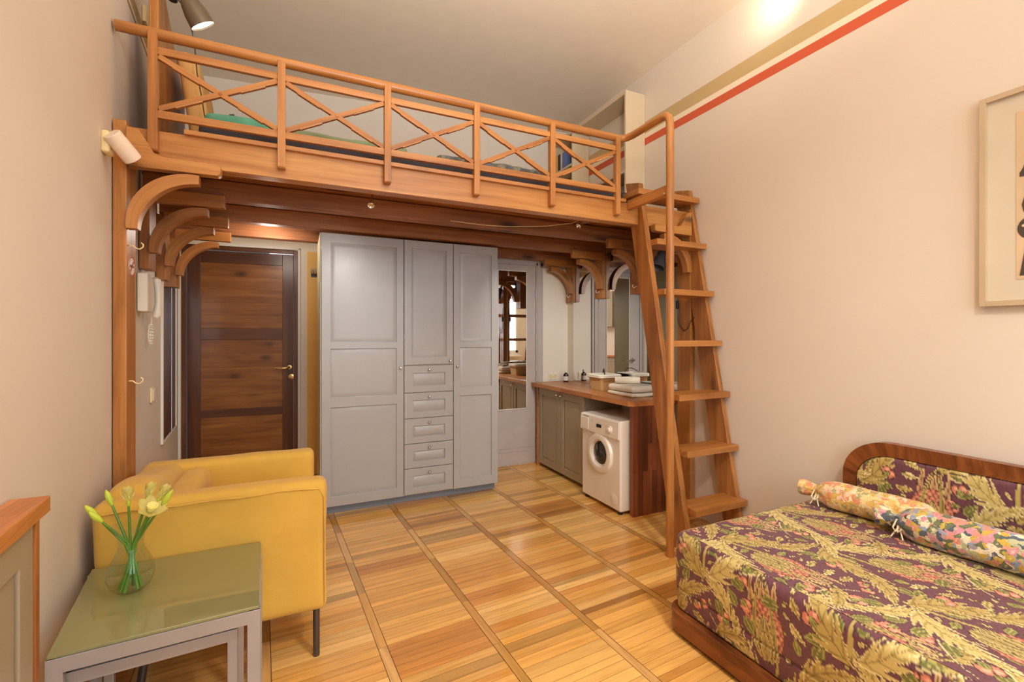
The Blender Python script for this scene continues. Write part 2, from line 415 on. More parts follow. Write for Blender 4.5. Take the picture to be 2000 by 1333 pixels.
def thing(name, label, cat, loc, group=None, kind=None):
    o = bpy.data.objects.new(name, None); C.objects.link(o); o.location = loc; o.empty_display_size = 0.1
    return tag(o, label, cat, group, kind)
def copy_tree(o, parent=None):
    c = o.copy(); C.objects.link(c); c.parent = parent
    for ch in list(o.children): copy_tree(ch, c)
    return c
def one(name, mat, fn, parent=None, label=None):
    bm = nb(); fn(bm); return obj(name, bm, mat, parent, label)
T = Matrix.Translation
def RZ(a): return Matrix.Rotation(a, 4, 'Z')
def axis_to(loc, d):
    return T(loc) @ Vector(d).to_track_quat('Z', 'Y').to_matrix().to_4x4()

# ------------------------------------------------------------------ room shell
XR = 2.66; ZC = 3.55; YB = 4.27
def lx(y): return -0.503-0.0888*y           # left wall leans away with depth
def dy(x): return 4.595-0.08*(x-0.0)        # entrance wall
CORN = (-0.918, 4.668)

def quadslab(bm, p0, p1, z0, z1, th, side=1, holes=()):
    """vertical wall from p0 to p1 (xy), thickness th to the given side, rectangular holes (s0,s1,z0,z1) along the run"""
    p0 = Vector(p0).to_3d(); p1 = Vector(p1).to_3d(); d = (p1-p0); ln = d.length; d.normalize(); nrm = Vector((-d.y, d.x, 0))*side
    ss = sorted(set([0, ln]+[h for H in holes for h in H[:2]])); zs = sorted(set([z0, z1]+[h for H in holes for h in H[2:]]))
    Mx = Matrix((( d.x, nrm.x, 0, p0.x), (d.y, nrm.y, 0, p0.y), (0, 0, 1, 0), (0, 0, 0, 1)))
    for i in range(len(ss)-1):
        for j in range(len(zs)-1):
            cs, cz = (ss[i]+ss[i+1])/2, (zs[j]+zs[j+1])/2
            if any(H[0] < cs < H[1] and H[2] < cz < H[3] for H in holes): continue
            box(bm, (ss[i], 0, zs[j]), (ss[i+1], th, zs[j+1]), 0, Mx=Mx)
def wallobj(name, mat, label, *a, **k):
    bm = nb(); quadslab(bm, *a, **k)
    bmesh.ops.remove_doubles(bm, verts=bm.verts[:], dist=1e-4)
    bmesh.ops.recalc_face_normals(bm, faces=bm.faces[:])
    me = bpy.data.meshes.new(name); bm.to_mesh(me); bm.free(); me.materials.append(mat)
    o = bpy.data.objects.new(name, me); C.objects.link(o); tag(o, label, 'wall', kind='structure'); return o
wallobj('wall_left', M['wall_left'], 'cream plaster wall on the left beside the armchair, with an olive painted band high up', (lx(REAR), REAR), (lx(4.9), 4.9), 0, ZC, 0.12, 1)
wallobj('wall_right', M['wall'], 'tall cream wall on the right with red and tan painted stripes', (XR, REAR), (XR, YB+0.4), 0, ZC, 0.12, -1)
wallobj('wall_back', M['wall_white'], 'white wall around the dark wooden entrance door', (CORN[0]-0.05, dy(CORN[0]-0.05)), (0.62, dy(0.62)), 0, 2.24, 0.12, 1,
        holes=[(0.068, 0.955, -1, 2.112)])
wallobj('wall_alcove', M['wall_white'], 'white wall behind the wardrobe and beside the grey door', (0.62, YB), (XR+0.12, YB), 0, 2.24, 0.12, 1)
wallobj('wall_loft', M['wall_plain'], 'cream back wall above the loft platform', (CORN[0]-0.05, 4.672), (XR+0.12, YB), 2.24, ZC, 0.12, 1)
bm = nb(); quadslab(bm, (0.62, YB), (0.62, dy(0.62)+0.12), 0, 2.24, 0.1, -1)
tag(obj('wall_return', bm, M['wall_white']), 'short wall return hidden behind the wardrobe', 'wall', kind='structure')
WIN = [(0.10, 1.00), (1.40, 2.30)]
wallobj('wall_rear', M['wall_plain'], 'cream wall with two windows behind the viewer', (lx(REAR)-0.1, REAR), (XR+0.12, REAR), 0, ZC, 0.12, -1,
        holes=[(a-lx(REAR)+0.1, b-lx(REAR)+0.1, 0.90, 3.20) for a, b in WIN])
for i, (a, b) in enumerate(WIN):
    wnd = thing('window_%d' % (i+1), ['left', 'right'][i]+' white framed rear window letting daylight in', 'window', ((a+b)/2, REAR, 0.85), kind='structure')
    def fr(bm):
        y0, y1 = REAR-0.07, REAR-0.02
        box(bm, (a, y0, 0.90), (a+0.06, y1, 3.20)); box(bm, (b-0.06, y0, 0.90), (b, y1, 3.20))
        box(bm, (a, y0, 0.90), (b, y1, 0.96)); box(bm, (a, y0, 3.14), (b, y1, 3.20)); box(bm, (a, y0, 2.30), (b, y1, 2.35)); box(bm, ((a+b)/2-0.03, y0, 0.90), ((a+b)/2+0.03, y1, 3.20))
    one('window_frame', M['white_paint'], fr, wnd)
    one('window_sill', M['white_paint'], lambda bm: box(bm, (a-0.03, REAR-0.02, 0.80), (b+0.03, REAR+0.14, 0.84)), wnd)
bm = nb(); box(bm, (-1.1, REAR-0.12, ZC), (XR+0.12, 4.95, ZC+0.1))
tag(obj('ceiling', bm, M['ceil']), 'high plain plaster ceiling in warm taupe light', 'ceiling', kind='structure')

# parquet: columns of short cross planks between long divider strips, turned 3.6 degrees
def build_floor():
    ang = math.radians(3.6); d = Vector((-math.sin(ang), math.cos(ang))); nrm = Vector((math.cos(ang), math.sin(ang)))
    bm = nb(); L = bm.loops.layers.uv['UVMap']; col = bm.loops.layers.float_color.new('tone')
    rnd = random.Random(3)
    tones = [(238, 184, 104), (234, 178, 96), (228, 170, 88), (240, 190, 112), (218, 158, 80), (242, 196, 120), (206, 144, 72), (236, 182, 102)]
    def quad(o0, o1, s0, s1, tone, along):
        g = 0.0006
        ps = [nrm*o+d*s for o, s in ((o0+g, s0+g), (o1-g, s0+g), (o1-g, s1-g), (o0+g, s1-g))]
        f = bm.faces.new([bm.verts.new((p.x, p.y, 0)) for p in ps]); ou, ov = rnd.uniform(0, 90), rnd.uniform(0, 90)
        for lp, (o, s) in zip(f.loops, ((o0, s0), (o1, s0), (o1, s1), (o0, s1))):
            lp[L].uv = (o+ou, s+ov) if along else (s+ou, o+ov); lp[col] = tone
    pitch = 0.4395; c0 = 0.012
    for k in range(-6, 9):
        c = c0+k*pitch; s = -3.0
        while s < 5.6:
            ln = rnd.choice((0.42, 0.47, 0.5, 0.36)); b = rnd.uniform(0.80, 0.97); t = srgb(*[x*b for x in rnd.choice(tones[:5])])
            if rnd.random() < 0.12: t = srgb(226, 178, 112)
            quad(c-0.0185, c+0.0185, s, s+ln, t, False); s += ln
        s = -3.0
        run = rnd.choice(tones)
        while s < 5.6:
            wd = rnd.choice((0.036, 0.042, 0.048, 0.054, 0.060))
            if rnd.random() < 0.5: run = rnd.choice(tones)
            b = rnd.uniform(0.94, 1.05) if rnd.random() < 0.92 else 0.82
            quad(c+0.020, c+pitch-0.020, s, s+wd, srgb(*[min(255, x*b) for x in run]), True); s += wd
    # bed of dark joint filler under the planks
    f = bm.faces.new([bm.verts.new(p) for p in ((-2.5, -3.2, -0.0015), (3.9, -3.2, -0.0015), (3.9, 5.7, -0.0015), (-2.5, 5.7, -0.0015))])
    for lp in f.loops: lp[col] = srgb(92, 52, 24)
    for p, n_ in (((lx(0)-0.06, 0, 0), (-1, -0.0888, 0)), ((XR+0.06, 0, 0), (1, 0, 0)), ((0, 4.85, 0), (0, 1, 0)), ((0, REAR-0.06, 0), (0, -1, 0))):
        bmesh.ops.bisect_plane(bm, geom=bm.verts[:]+bm.edges[:]+bm.faces[:], plane_co=p, plane_no=n_, clear_outer=True)
    n = NT('oak parquet'); a = n.n('ShaderNodeAttribute', attribute_name='tone'); uv = n.uv()
    g1 = n.noise(n.map(uv, (2.2, 34, 1)), 1.0, 4, 0.6, 1.2); g2 = n.noise(n.map(uv, (7, 170, 1)), 1.0, 3)
    c = n.mix(0.5, a.outputs['Color'], n.ramp(g1, [(0.32, (0.60, 0.52, 0.44, 1)), (0.5, (0.90, 0.87, 0.82, 1)), (0.68, (1.1, 1.08, 1.0, 1))]), 'MULTIPLY')
    c = n.mix(0.22, c, n.ramp(g2, [(0.35, (0.55, 0.5, 0.45, 1)), (0.6, (1, 1, 1, 1))]), 'MULTIPLY')
    n.set(color=c, rough=n.ramp(g1, [(0.3, (0.24,)*3), (0.7, (0.15,)*3)]), spec=0.5, coat=0.2, coatr=0.08); n.bump(g2, 0.05, 0.001)
    me = bpy.data.meshes.new('floor'); bm.to_mesh(me); bm.free(); me.materials.append(n.m)
    o = bpy.data.objects.new('floor', me); C.objects.link(o); tag(o, 'honey oak parquet floor of short cross planks between long divider strips', 'floor', kind='structure')
build_floor()

# ------------------------------------------------------------------ front with frame and raised panels
def panel_front(bm, x0, x1, z0, z1, yf, th, fields, Mx=None, bev=0.0035, ax_v=2):
    """front lies at y=yf and faces -y; fields = list of (x0,x1,z0,z1) openings holding raised panels"""
    yb = yf+th; rec = min(0.011, th*0.55)
    box(bm, (x0, yf+rec, z0), (x1, yb, z1), ax_v, Mx=Mx)
    fx0 = min(f[0] for f in fields); fx1 = max(f[1] for f in fields); fz = sorted(fields, key=lambda f: f[2])
    box(bm, (x0, yf, z0), (fx0, yf+rec+0.001, z1), 2, bev, Mx); box(bm, (fx1, yf, z0), (x1, yf+rec+0.001, z1), 2, bev, Mx)
    edges = [z0]+[v for f in fz for v in (f[2], f[3])]+[z1]
    for i in range(0, len(edges), 2): box(bm, (fx0-0.004, yf, edges[i]), (fx1+0.004, yf+rec+0.001, edges[i+1]), 0, bev, Mx)
    for f in fields:
        a, b, c, d = f; g = 0.005; s = min(0.028, (d-c)*0.22)
        t = nb()
        o = [(a+g, yf+rec-0.0005, c+g), (b-g, yf+rec-0.0005, c+g), (b-g, yf+rec-0.0005, d-g), (a+g, yf+rec-0.0005, d-g)]
        i_ = [(a+g+s, yf+0.0005, c+g+s), (b-g-s, yf+0.0005, c+g+s), (b-g-s, yf+0.0005, d-g-s), (a+g+s, yf+0.0005, d-g-s)]
        O = [t.verts.new(p) for p in o]; I = [t.verts.new(p) for p in i_]
        t.faces.new(I)
        for k in range(4): t.faces.new((O[k], O[(k+1) % 4], I[(k+1) % 4], I[k]))
        emit_into(bm, t, 0, Mx)
def knob(parent, loc, d, mat='nickel', r=0.011):
    one('knob', M[mat], lambda bm: lathe(bm, [(0, -0.002), (r*0.45, -0.002), (r*0.4, r*0.9), (r*0.95, r*1.3), (r, r*1.7), (r*0.7, r*2.2), (0, r*2.3)], axis_to(loc, d), 14), parent)

# ------------------------------------------------------------------ loft bed platform
LY = 2.527
loft = thing('loft_platform', 'wooden loft platform with cross-braced railing spanning the room above the wardrobe', 'loft', (0.9, LY, 0))
def beams(parent):
    one('front_beam', M['pine_knot'], lambda bm: box(bm, (lx(LY)+0.05, LY, 2.108), (XR-0.05, LY+0.075, 2.25), 0, 0.004), parent)
    for y in (3.05, 3.58, 4.10):
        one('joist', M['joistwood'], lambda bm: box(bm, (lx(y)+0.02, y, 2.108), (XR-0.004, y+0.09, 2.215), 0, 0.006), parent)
    def deck(bm):
        x = -0.78
        y = LY+0.005
        while y < 4.2:
            y1 = min(y+0.118, 4.25); box(bm, (lx((y+y1)/2)+0.012, y, 2.2185), (XR-0.012, y1-0.003, 2.246), 0, 0.002); y = y1
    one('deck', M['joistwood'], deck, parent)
    one('ledge_strip', M['pine'], lambda bm: box(bm, (-0.47, LY-0.022, 2.246), (2.03, LY+0.06, 2.268), 0, 0.003), parent)
beams(loft)
def arm_profile(s, xw):
    """bracket arm board; s=+1 grows to +x from wall line xw"""
    pts = [(0, 2.236), (0.045, 2.226), (0.075, 2.175), (0.098, 2.132), (0.13, 2.122), (0.335, 2.121), (0.348, 2.112), (0.348, 2.076), (0.335, 2.065), (0, 2.063)]
    return [(xw+s*a, b) for a, b in pts]
for i, y in enumerate((2.50, 3.05, 3.58, 4.10)):
    for s in (1, -1):
        xw = lx(y) if s > 0 else XR
        xi = xw+s*0.052
        if i == 0:
            one('wall_post', M['pine'], lambda bm: box(bm, (min(xw+s*0.004, xi), 2.50, 0), (max(xw+s*0.004, xi), 2.625, 2.264), 2, 0.004), loft)
            one('bracket_arm', M['pine_knot'], lambda bm: prism(bm, arm_profile(s, xi+s*0.002), 2.478, 2.526, 'xz', 0, 0.003), loft)
            y0, y1 = 2.478, 2.526
        else:
            one('hanging_post', M['pine_shaded'], lambda bm: box(bm, (min(xw+s*0.004, xi), y-0.0, 1.69), (max(xw+s*0.004, xi), y+0.12, 2.107), 2, 0.004), loft)
            one('bracket_arm', M['pine_shaded'], lambda bm: box(bm, (min(xi, xi+s*0.35), y-0.045, 2.045), (max(xi, xi+s*0.35), y-0.001, 2.12), 0, 0.008), loft)
            y0, y1 = y-0.03, y+0.03
        zt = 2.06 if i == 0 else 2.042
        c = (xi+s*0.265, zt-0.265)
        one('curved_brace', M['pine' if i == 0 else 'pine_shaded'], lambda bm: arcbar(bm, c[0], c[1], 0.222, 0.262, PI if s > 0 else 0, PI/2, y0, y1), loft)
# railing
rail = one('handrail', M['pine'], lambda bm: tube(bm, [(-0.715, 2.512, 2.672)]+[(x, 2.512, 2.672) for x in (0, 0.7, 1.4, 1.93, 1.97)]
    + [(2.0, 2.505, 2.673), (2.022, 2.48, 2.676), (2.031, 2.44, 2.677), (2.032, 2.38, 2.678), (2.032, 2.26, 2.678), (2.032, 2.165, 2.678), (2.032, 2.135, 2.672), (2.032, 2.112, 2.655), (2.032, 2.104, 2.628),
       (2.032, 2.102, 2.55), (2.032, 2.102, 1.8), (2.032, 2.102, 1.0), (2.032, 2.102, 0.0)], 0.0235, 16), loft)
one('top_rail', M['pine'], lambda bm: box(bm, (-0.60, 2.497, 2.578), (1.965, 2.520, 2.612), 0, 0.004), loft)
one('bottom_rail', M['pine'], lambda bm: box(bm, (-0.60, 2.497, 2.296), (1.965, 2.520, 2.332), 0, 0.004), loft)
BX = [-0.598+0.5064*i for i in range(6)]
for i, x in enumerate(BX):
    one('baluster', M['pine'], lambda bm: prism(bm, [(2.487, 2.155), (2.494, 2.147), (2.5265, 2.147), (2.5265, 2.66), (2.487, 2.672)], x, x+0.035, 'yz', 2, 0.002), loft)
    if i < 5:
        xa, xb = x+0.036, BX[i+1]-0.001
        for (za, zb, yy) in ((2.572, 2.338, 2.498), (2.338, 2.572, 2.4985)):
            v = Vector((xb-xa, 0, zb-za)); ln = v.length; th = math.atan2(zb-za, xb-xa)
            Mx = T(((xa+xb)/2, yy+0.011, (za+zb)/2)) @ Matrix.Rotation(-th, 4, 'Y')
            def br(bm):
                box(bm, (-ln/2, -0.010, -0.012), (ln/2, 0.010, 0.012), 0, 0.002, Mx)
                for q in (-1, 1): box(bm, (q*ln*0.27-ln*0.11, -0.0115, -0.0165), (q*ln*0.27+ln*0.11, 0.0085, -0.008), 0, 0.003, Mx)
            one('cross_brace', M['pine'], br, loft)
        one('dowel_cap', M['edge_strip'], lambda bm: lathe(bm, [(0, 0.004), (0.006, 0.003), (0.008, 0), (0, 0)], axis_to(((xa+xb)/2, 2.4985, 2.455), (0, -1, 0)), 12), loft)

# ------------------------------------------------------------------ ladder
lad = thing('ladder', 'steep wooden ladder with flat treads leaning on the loft beside the right wall', 'ladder', (2.4, 2.2, 0))
def ty(z): return 2.051+(z-0.265)*0.1907
for xa, xb in ((2.148, 2.188), (2.618, 2.654)):
    def rl(bm):
        top = 2.40 if xa < 2.5 else 2.41
        prism(bm, [(ty(0)+0.062, 0), (ty(0)+0.205, 0), (ty(top)+0.205, top+0.035), (ty(top)+0.062, top)], xa, xb, 'yz', 2, 0.003)
    one('side_rail', M['pine_shaded'], rl, lad)
for i in range(7):
    z = 0.265+i*0.3452
    d = 0.175 if i < 6 else 0.17
    one('tread', M['pine'], lambda bm: box(bm, (2.19 if i < 6 else 2.087, ty(z), z-0.04), (2.647, ty(z)+d, z), 0, 0.004), lad)
one('support_board', M['pine_shaded'], lambda bm: box(bm, (2.052, 2.128, 2.200), (2.086, 2.524, 2.262), 1, 0.004), lad)
one('screw_cap', M['white_paint'], lambda bm: lathe(bm, [(0, 0.003), (0.005, 0.002), (0.006, 0), (0, 0)], axis_to((2.051, 2.17, 2.214), (-1, 0, 0)), 10), lad)

# ------------------------------------------------------------------ wardrobe
WX = (0.150, 0.752, 1.156, 1.556); WY = 3.62
wr = thing('wardrobe', 'tall grey wardrobe with raised panel doors and a middle column of five drawers', 'wardrobe', (0.85, 3.9, 0))
one('carcass', M['shelf_green'], lambda bm: box(bm, (WX[0]-0.006, WY+0.022, 0.066), (WX[3]+0.004, 4.20, 2.092), 2, 0.002), wr)
one('plinth', M['plinth'], lambda bm: box(bm, (WX[0], WY+0.072, 0.0), (WX[3]-0.003, 4.18, 0.064), 0, 0.002), wr)
g = 0.0022
def wdoor(x0, x1, z0, z1, fields, kx, kz):
    d = one('door', M['grey_lacquer'], lambda bm: panel_front(bm, x0+g, x1-g, z0+g, z1-g, WY, 0.02, fields), wr)
    knob(d, (kx, WY, kz), (0, -1, 0))
wdoor(WX[0], WX[1], 0.068, 2.092, [(0.215, 0.694, 1.285, 2.02), (0.215, 0.694, 0.875, 1.235), (0.215, 0.694, 0.145, 0.80)], 0.724, 1.082)
wdoor(WX[1], WX[2], 1.100, 2.092, [(0.812, 1.098, 1.165, 2.025)], 1.128, 1.128)
wdoor(WX[2], WX[3], 0.068, 2.092, [(1.212, 1.496, 1.285, 2.02), (1.212, 1.496, 0.905, 1.235), (1.212, 1.496, 0.145, 0.835)], 1.189, 1.082)
dz = [0.075, 0.28, 0.4755, 0.676, 0.88, 1.097]
for i in range(5):
    d = one('drawer', M['grey_lacquer'], lambda bm: panel_front(bm, WX[1]+g, WX[2]-g, dz[i]+g, dz[i+1]-g, WY, 0.02, [(0.825, 1.085, dz[i]+0.052, dz[i+1]-0.062)]), wr)
    knob(d, ((WX[1]+WX[2])/2, WY, dz[i+1]-0.035), (0, -1, 0))

# ------------------------------------------------------------------ entrance door (door_1)
DA = -math.atan(0.08)
DM = T((0, 4.595, 0)) @ RZ(DA)           # local x along the wall, y into the wall
d1 = thing('door_1', 'dark stained wooden entrance door with three plank panels', 'door', (-0.45, 4.63, 0), kind='structure')
def cas(bm):
    box(bm, (-0.915, -0.018, 0), (-0.895, 0.03, 2.125), 2, 0.002, DM); box(bm, (-0.003, -0.018, 0), (0.018, 0.03, 2.125), 2, 0.002, DM)
    box(bm, (-0.915, -0.018, 2.108), (0.018, 0.03, 2.128), 0, 0.002, DM)
one('casing', M['white_paint'], cas, d1)
def dfr(bm):
    box(bm, (-0.893, -0.004, 0), (-0.862, 0.10, 2.106), 2, 0.003, DM); box(bm, (-0.038, -0.004, 0), (-0.004, 0.10, 2.106), 2, 0.003, DM)
    box(bm, (-0.862, -0.004, 2.072), (-0.038, 0.10, 2.106), 0, 0.003, DM)
one('door_frame', M['doorframe'], dfr, d1)
def leaf(bm):
    for a, b in ((-0.858, -0.762), (-0.132, -0.042)): box(bm, (a, 0.022, 0.01), (b, 0.062, 2.068), 2, 0.003, DM)
    for a, b in ((0.01, 0.12), (0.628, 0.694), (1.299, 1.400), (1.965, 2.068)): box(bm, (-0.762, 0.022, a), (-0.132, 0.062, b), 0, 0.003, DM)
lf = one('door_leaf', M['doorstile'], leaf, d1)
for a, b in ((0.12, 0.628), (0.694, 1.299), (1.40, 1.965)):
    def pp(bm):
        n_ = max(3, round((b-a)/0.12)); h = (b-a)/n_
        for k in range(n_): box(bm, (-0.764, 0.030, a+k*h), (-0.130, 0.055, a+(k+1)*h), 0, 0.0012, DM)
    one('plank_panel', M['doorwood'], pp, lf)
def hnd(bm):
    lathe(bm, [(0, 0.008), (0.02, 0.006), (0.024, 0), (0, 0)], DM @ axis_to((-0.075, 0.022, 1.048), (0, -1, 0)), 18)
    tube(bm, [(-0.075, 0.02, 1.048), (-0.075, -0.03, 1.048), (-0.09, -0.042, 1.046), (-0.13, -0.045, 1.043), (-0.185, -0.043, 1.048)], [0.009, 0.009, 0.009, 0.008, 0.006], 10, Mx=DM)
one('handle', M['brass'], hnd, lf, 'pale brass lever handle')
one('lock_rosette', M['brass'], lambda bm: lathe(bm, [(0, 0.014), (0.01, 0.014), (0.012, 0.008), (0.024, 0.006), (0.026, 0), (0, 0)], DM @ axis_to((-0.060, 0.022, 0.962), (0, -1, 0)), 18), lf)
one('light_gap', M['slit'], lambda bm: box(bm, (-0.235, 0.018, 2.0685), (-0.045, 0.024, 2.0715), 0, 0, DM), d1, 'bright slit of corridor light above the leaf')
yp = one('yellow_wall_strip', M['warm_glow'], lambda bm: box(bm, (0.075, -0.014, 0.06), (0.60, -0.002, 2.10), 2, 0.001, DM))
yp.name = 'trim_1'; tag(yp, 'wall strip with warm lamp glow in its yellow colour, between the entrance door and the wardrobe', 'trim', kind='structure')
bb = one('baseboard_back', M['base_wood'], lambda bm: box(bm, (0.02, -0.03, 0.0), (0.60, -0.003, 0.055), 0, 0.003, DM)); tag(bb, 'low dark baseboard at the foot of the yellow strip', 'baseboard', kind='structure')
ck = one('key_hook', M['darkmetal'], lambda bm: (box(bm, (0.105, -0.020, 1.87), (0.165, -0.0145, 1.90), 0, 0.002, DM), [tube(bm, [(x, -0.02, 1.89), (x, -0.045, 1.885), (x-0.004, -0.05, 1.91), (x-0.006, -0.048, 1.945)], 0.0045, 6, Mx=DM) for x in (0.115, 0.135, 0.155)]))
tag(ck, 'small dark three-pronged metal hook on the yellow strip beside the wardrobe', 'hook')

# ------------------------------------------------------------------ grey door with mirror (door_2)
d2 = thing('door_2', 'grey painted door carrying a tall mirror, between wardrobe and white alcove wall', 'door', (1.95, YB, 0), kind='structure')
def gfr(bm):
    for (a, b) in ((1.60, 1.67), (2.262, 2.345)):
        box(bm, (a, YB-0.02, 0), (b, YB-0.001, 2.10), 2, 0.004); box(bm, (a+0.018, YB-0.028, 0), (b-0.03, YB-0.018, 2.10), 2, 0.003)
    box(bm, (1.60, YB-0.02, 2.066), (2.345, YB-0.001, 2.107), 0, 0.003)
one('door_frame', M['grey_door'], gfr, d2)
gl = one('door_leaf', M['grey_door'], lambda bm: box(bm, (1.672, YB-0.014, 0.012), (2.258, YB-0.002, 2.062), 2, 0.002), d2)
one('bottom_trim', M['grey_door'], lambda bm: (box(bm, (1.70, YB-0.018, 0.14), (2.235, YB-0.013, 0.15), 0, 0.001), box(bm, (1.70, YB-0.018, 0.18), (2.235, YB-0.013, 0.186), 0, 0.001)), gl)
mr = one('mirror_frame', M['white_paint'], lambda bm: (box(bm, (1.830, YB-0.022, 0.578), (2.152, YB-0.0145, 0.586), 0), box(bm, (1.830, YB-0.022, 1.996), (2.152, YB-0.0145, 2.004), 0), box(bm, (2.145, YB-0.022, 0.578), (2.152, YB-0.0145, 2.004), 2), box(bm, (1.824, YB-0.022, 0.578), (1.832, YB-0.0145, 2.004), 2)), gl)
one('mirror_glass', M['mirror'], lambda bm: box(bm, (1.832, YB-0.0195, 0.586), (2.145, YB-0.016, 1.996), 2), gl)
one('handle', M['nickel'], lambda bm: (lathe(bm, [(0, 0.008), (0.02, 0.006), (0.024, 0), (0, 0)], axis_to((1.775, YB-0.014, 1.05), (0, -1, 0)), 16), tube(bm, [(1.775, YB-0.016, 1.05), (1.775, YB-0.055, 1.05), (1.79, YB-0.062, 1.05), (1.90, YB-0.062, 1.045)], 0.008, 8)), gl)
for z in (0.30, 1.72):
    one('hinge', M['plinth'], lambda bm: tube(bm, [(2.257, YB-0.019, z), (2.257, YB-0.019, z+0.10)], 0.006, 8), gl)

# ------------------------------------------------------------------ vanity corner: cabinet, worktop, washer, mirror
WT = 0.85
FX = T((2.24, 0, 0)) @ Matrix(((0, 1, 0, 0), (-1, 0, 0, 0), (0, 0, 1, 0), (0, 0, 0, 1)))   # local x -> -y, local y -> +x
cb = thing('base_cabinet', 'olive grey two-door base cabinet under the left end of the worktop', 'cabinet', (2.4, 3.75, 0))
one('carcass', M['cab'], lambda bm: box(bm, (2.262, 3.335, 0.03), (2.645, 4.155, WT-0.042), 2, 0.002), cb)
one('side_strip', M['worktop'], lambda bm: box(bm, (2.236, 4.158, 0.0), (2.64, 4.20, WT-0.042), 2, 0.002), cb)
one('foot_strip', M['seam'], lambda bm: box(bm, (2.30, 3.34, 0), (2.63, 4.15, 0.0285), 1), cb)
for (ya, yb_, ky) in ((3.74, 4.155, 3.775), (3.335, 3.735, 3.70)):
    dr = one('door', M['cab'], lambda bm: panel_front(bm, -yb_+g, -ya-g, 0.035, WT-0.05, 0, 0.02, [(-yb_+0.06, -ya-0.06, 0.10, WT-0.115)], Mx=FX), cb)
    knob(dr, (2.24, ky, WT-0.083), (-1, 0, 0), 'chrome', 0.010)
wt = thing('worktop', 'wooden worktop with a dark wooden end panel, spanning cabinet and washing machine', 'worktop', (2.43, 3.4, 0))
one('top_board', M['worktop'], lambda bm: prism(bm, [(2.200, 4.24), (2.200, 2.700), (2.235, 2.662), (2.655, 2.662), (2.655, 4.24)], WT-0.04, WT, 'xy', 1, 0.002), wt)
one('end_panel', M['endpanel'], lambda bm: box(bm, (2.222, 2.664, 0), (2.605, 2.704, WT-0.0415), 2, 0.002), wt)
wm = thing('washing_machine', 'compact white front-loading washing machine under the worktop', 'washing machine', (2.36, 2.98, 0))
wy0, wy1 = 2.722, 3.226; zt = 0.70
def wb(bm):
    soft(bm, (2.150, wy0, 0.025), (2.60, wy1, zt), 0.014, (2, 2, 2))
one('body', M['white'], wb, wm)
one('control_panel', M['white'], lambda bm: prism(bm, [(2.150, zt-0.002), (2.136, zt-0.012), (2.130, zt-0.135), (2.150, zt-0.145)], wy0+0.004, wy1-0.004, 'xz', 1, 0.003), wm)
def ringm(c, d): return axis_to(c, d)
RC = (2.150, 2.968, 0.415)
dr = one('door_ring', M['white'], lambda bm: lathe(bm, [(0.098, 0.0), (0.098, 0.012), (0.106, 0.022), (0.125, 0.026), (0.148, 0.020), (0.156, 0.008), (0.158, 0.0)], ringm(RC, (-1, 0, 0)), 40), wm)
one('door_glass', M['glass_dark'], lambda bm: lathe(bm, [(0.099, 0.010), (0.092, 0.002), (0.06, -0.028), (0.03, -0.04), (0, -0.042)][::-1], ringm((2.150+0.0, 2.968, 0.415), (-1, 0, 0)) @ Matrix.Scale(-0.35, 4, (0, 0, 1)), 36), dr, 'dark convex glass of the round door')
one('drum_baffle', M['steel'], lambda bm: [tube(bm, [(2.139, 2.968+math.cos(a)*0.02, 0.415+math.sin(a)*0.02), (2.1375, 2.968+math.cos(a+0.5)*0.05, 0.415+math.sin(a+0.5)*0.05), (2.139, 2.968+math.cos(a+0.8)*0.082, 0.415+math.sin(a+0.8)*0.082)], 0.0035, 6) for a in (0.4, 2.5, 4.6)], dr)
one('display', M['black'], lambda bm: box(bm, (2.129, 2.935, zt-0.085), (2.136, 2.995, zt-0.06), 1, 0.002), wm)
one('dial', M['white'], lambda bm: lathe(bm, [(0, 0.026), (0.016, 0.024), (0.018, 0.010), (0.027, 0.006), (0.029, 0), (0, 0)], ringm((2.133, 2.822, zt-0.078), (-1, 0, 0)), 22), wm)
one('detergent_drawer', M['white'], lambda bm: box(bm, (2.128, 3.105, zt-0.128), (2.140, 3.215, zt-0.03), 1, 0.004), wm)
for k, (yy, zz) in enumerate(((3.06, zt-0.045), (3.055, zt-0.095), (2.87, zt-0.055), (2.87, zt-0.1))):
    one('indicator', M['silver'], lambda bm: lathe(bm, [(0, 0.002), (0.004, 0.001), (0.004, 0), (0, 0)], ringm((2.132, yy, zz), (-1, 0, 0)), 10), wm)
one('filter_flap', M['white'], lambda bm: lathe(bm, [(0, 0.004), (0.04, 0.003), (0.044, 0), (0, 0)], ringm((2.150, 2.80, 0.105), (-1, 0, 0)), 24), wm)
one('model_marking', M['silver'], lambda bm: [box(bm, (2.1315, 3.10+q*0.013, zt-0.022), (2.1335, 3.109+q*0.013, zt-0.016), 1) for q in range(6)], wm)
for yy in (wy0+0.04, wy1-0.04):
    for xx in (2.18, 2.57):
        one('foot', M['black'], lambda bm: lathe(bm, [(0, 0), (0.02, 0), (0.018, 0.027), (0, 0.027)], T((xx, yy, 0)), 12), wm)
rm = thing('wall_mirror', 'large frameless mirror on the right wall above the worktop', 'mirror', (XR, 3.4, WT))
one('glass', M['mirror'], lambda bm: box(bm, (XR-0.0035, 2.66, WT+0.002), (XR-0.0005, 4.153, 2.35), 1), rm)
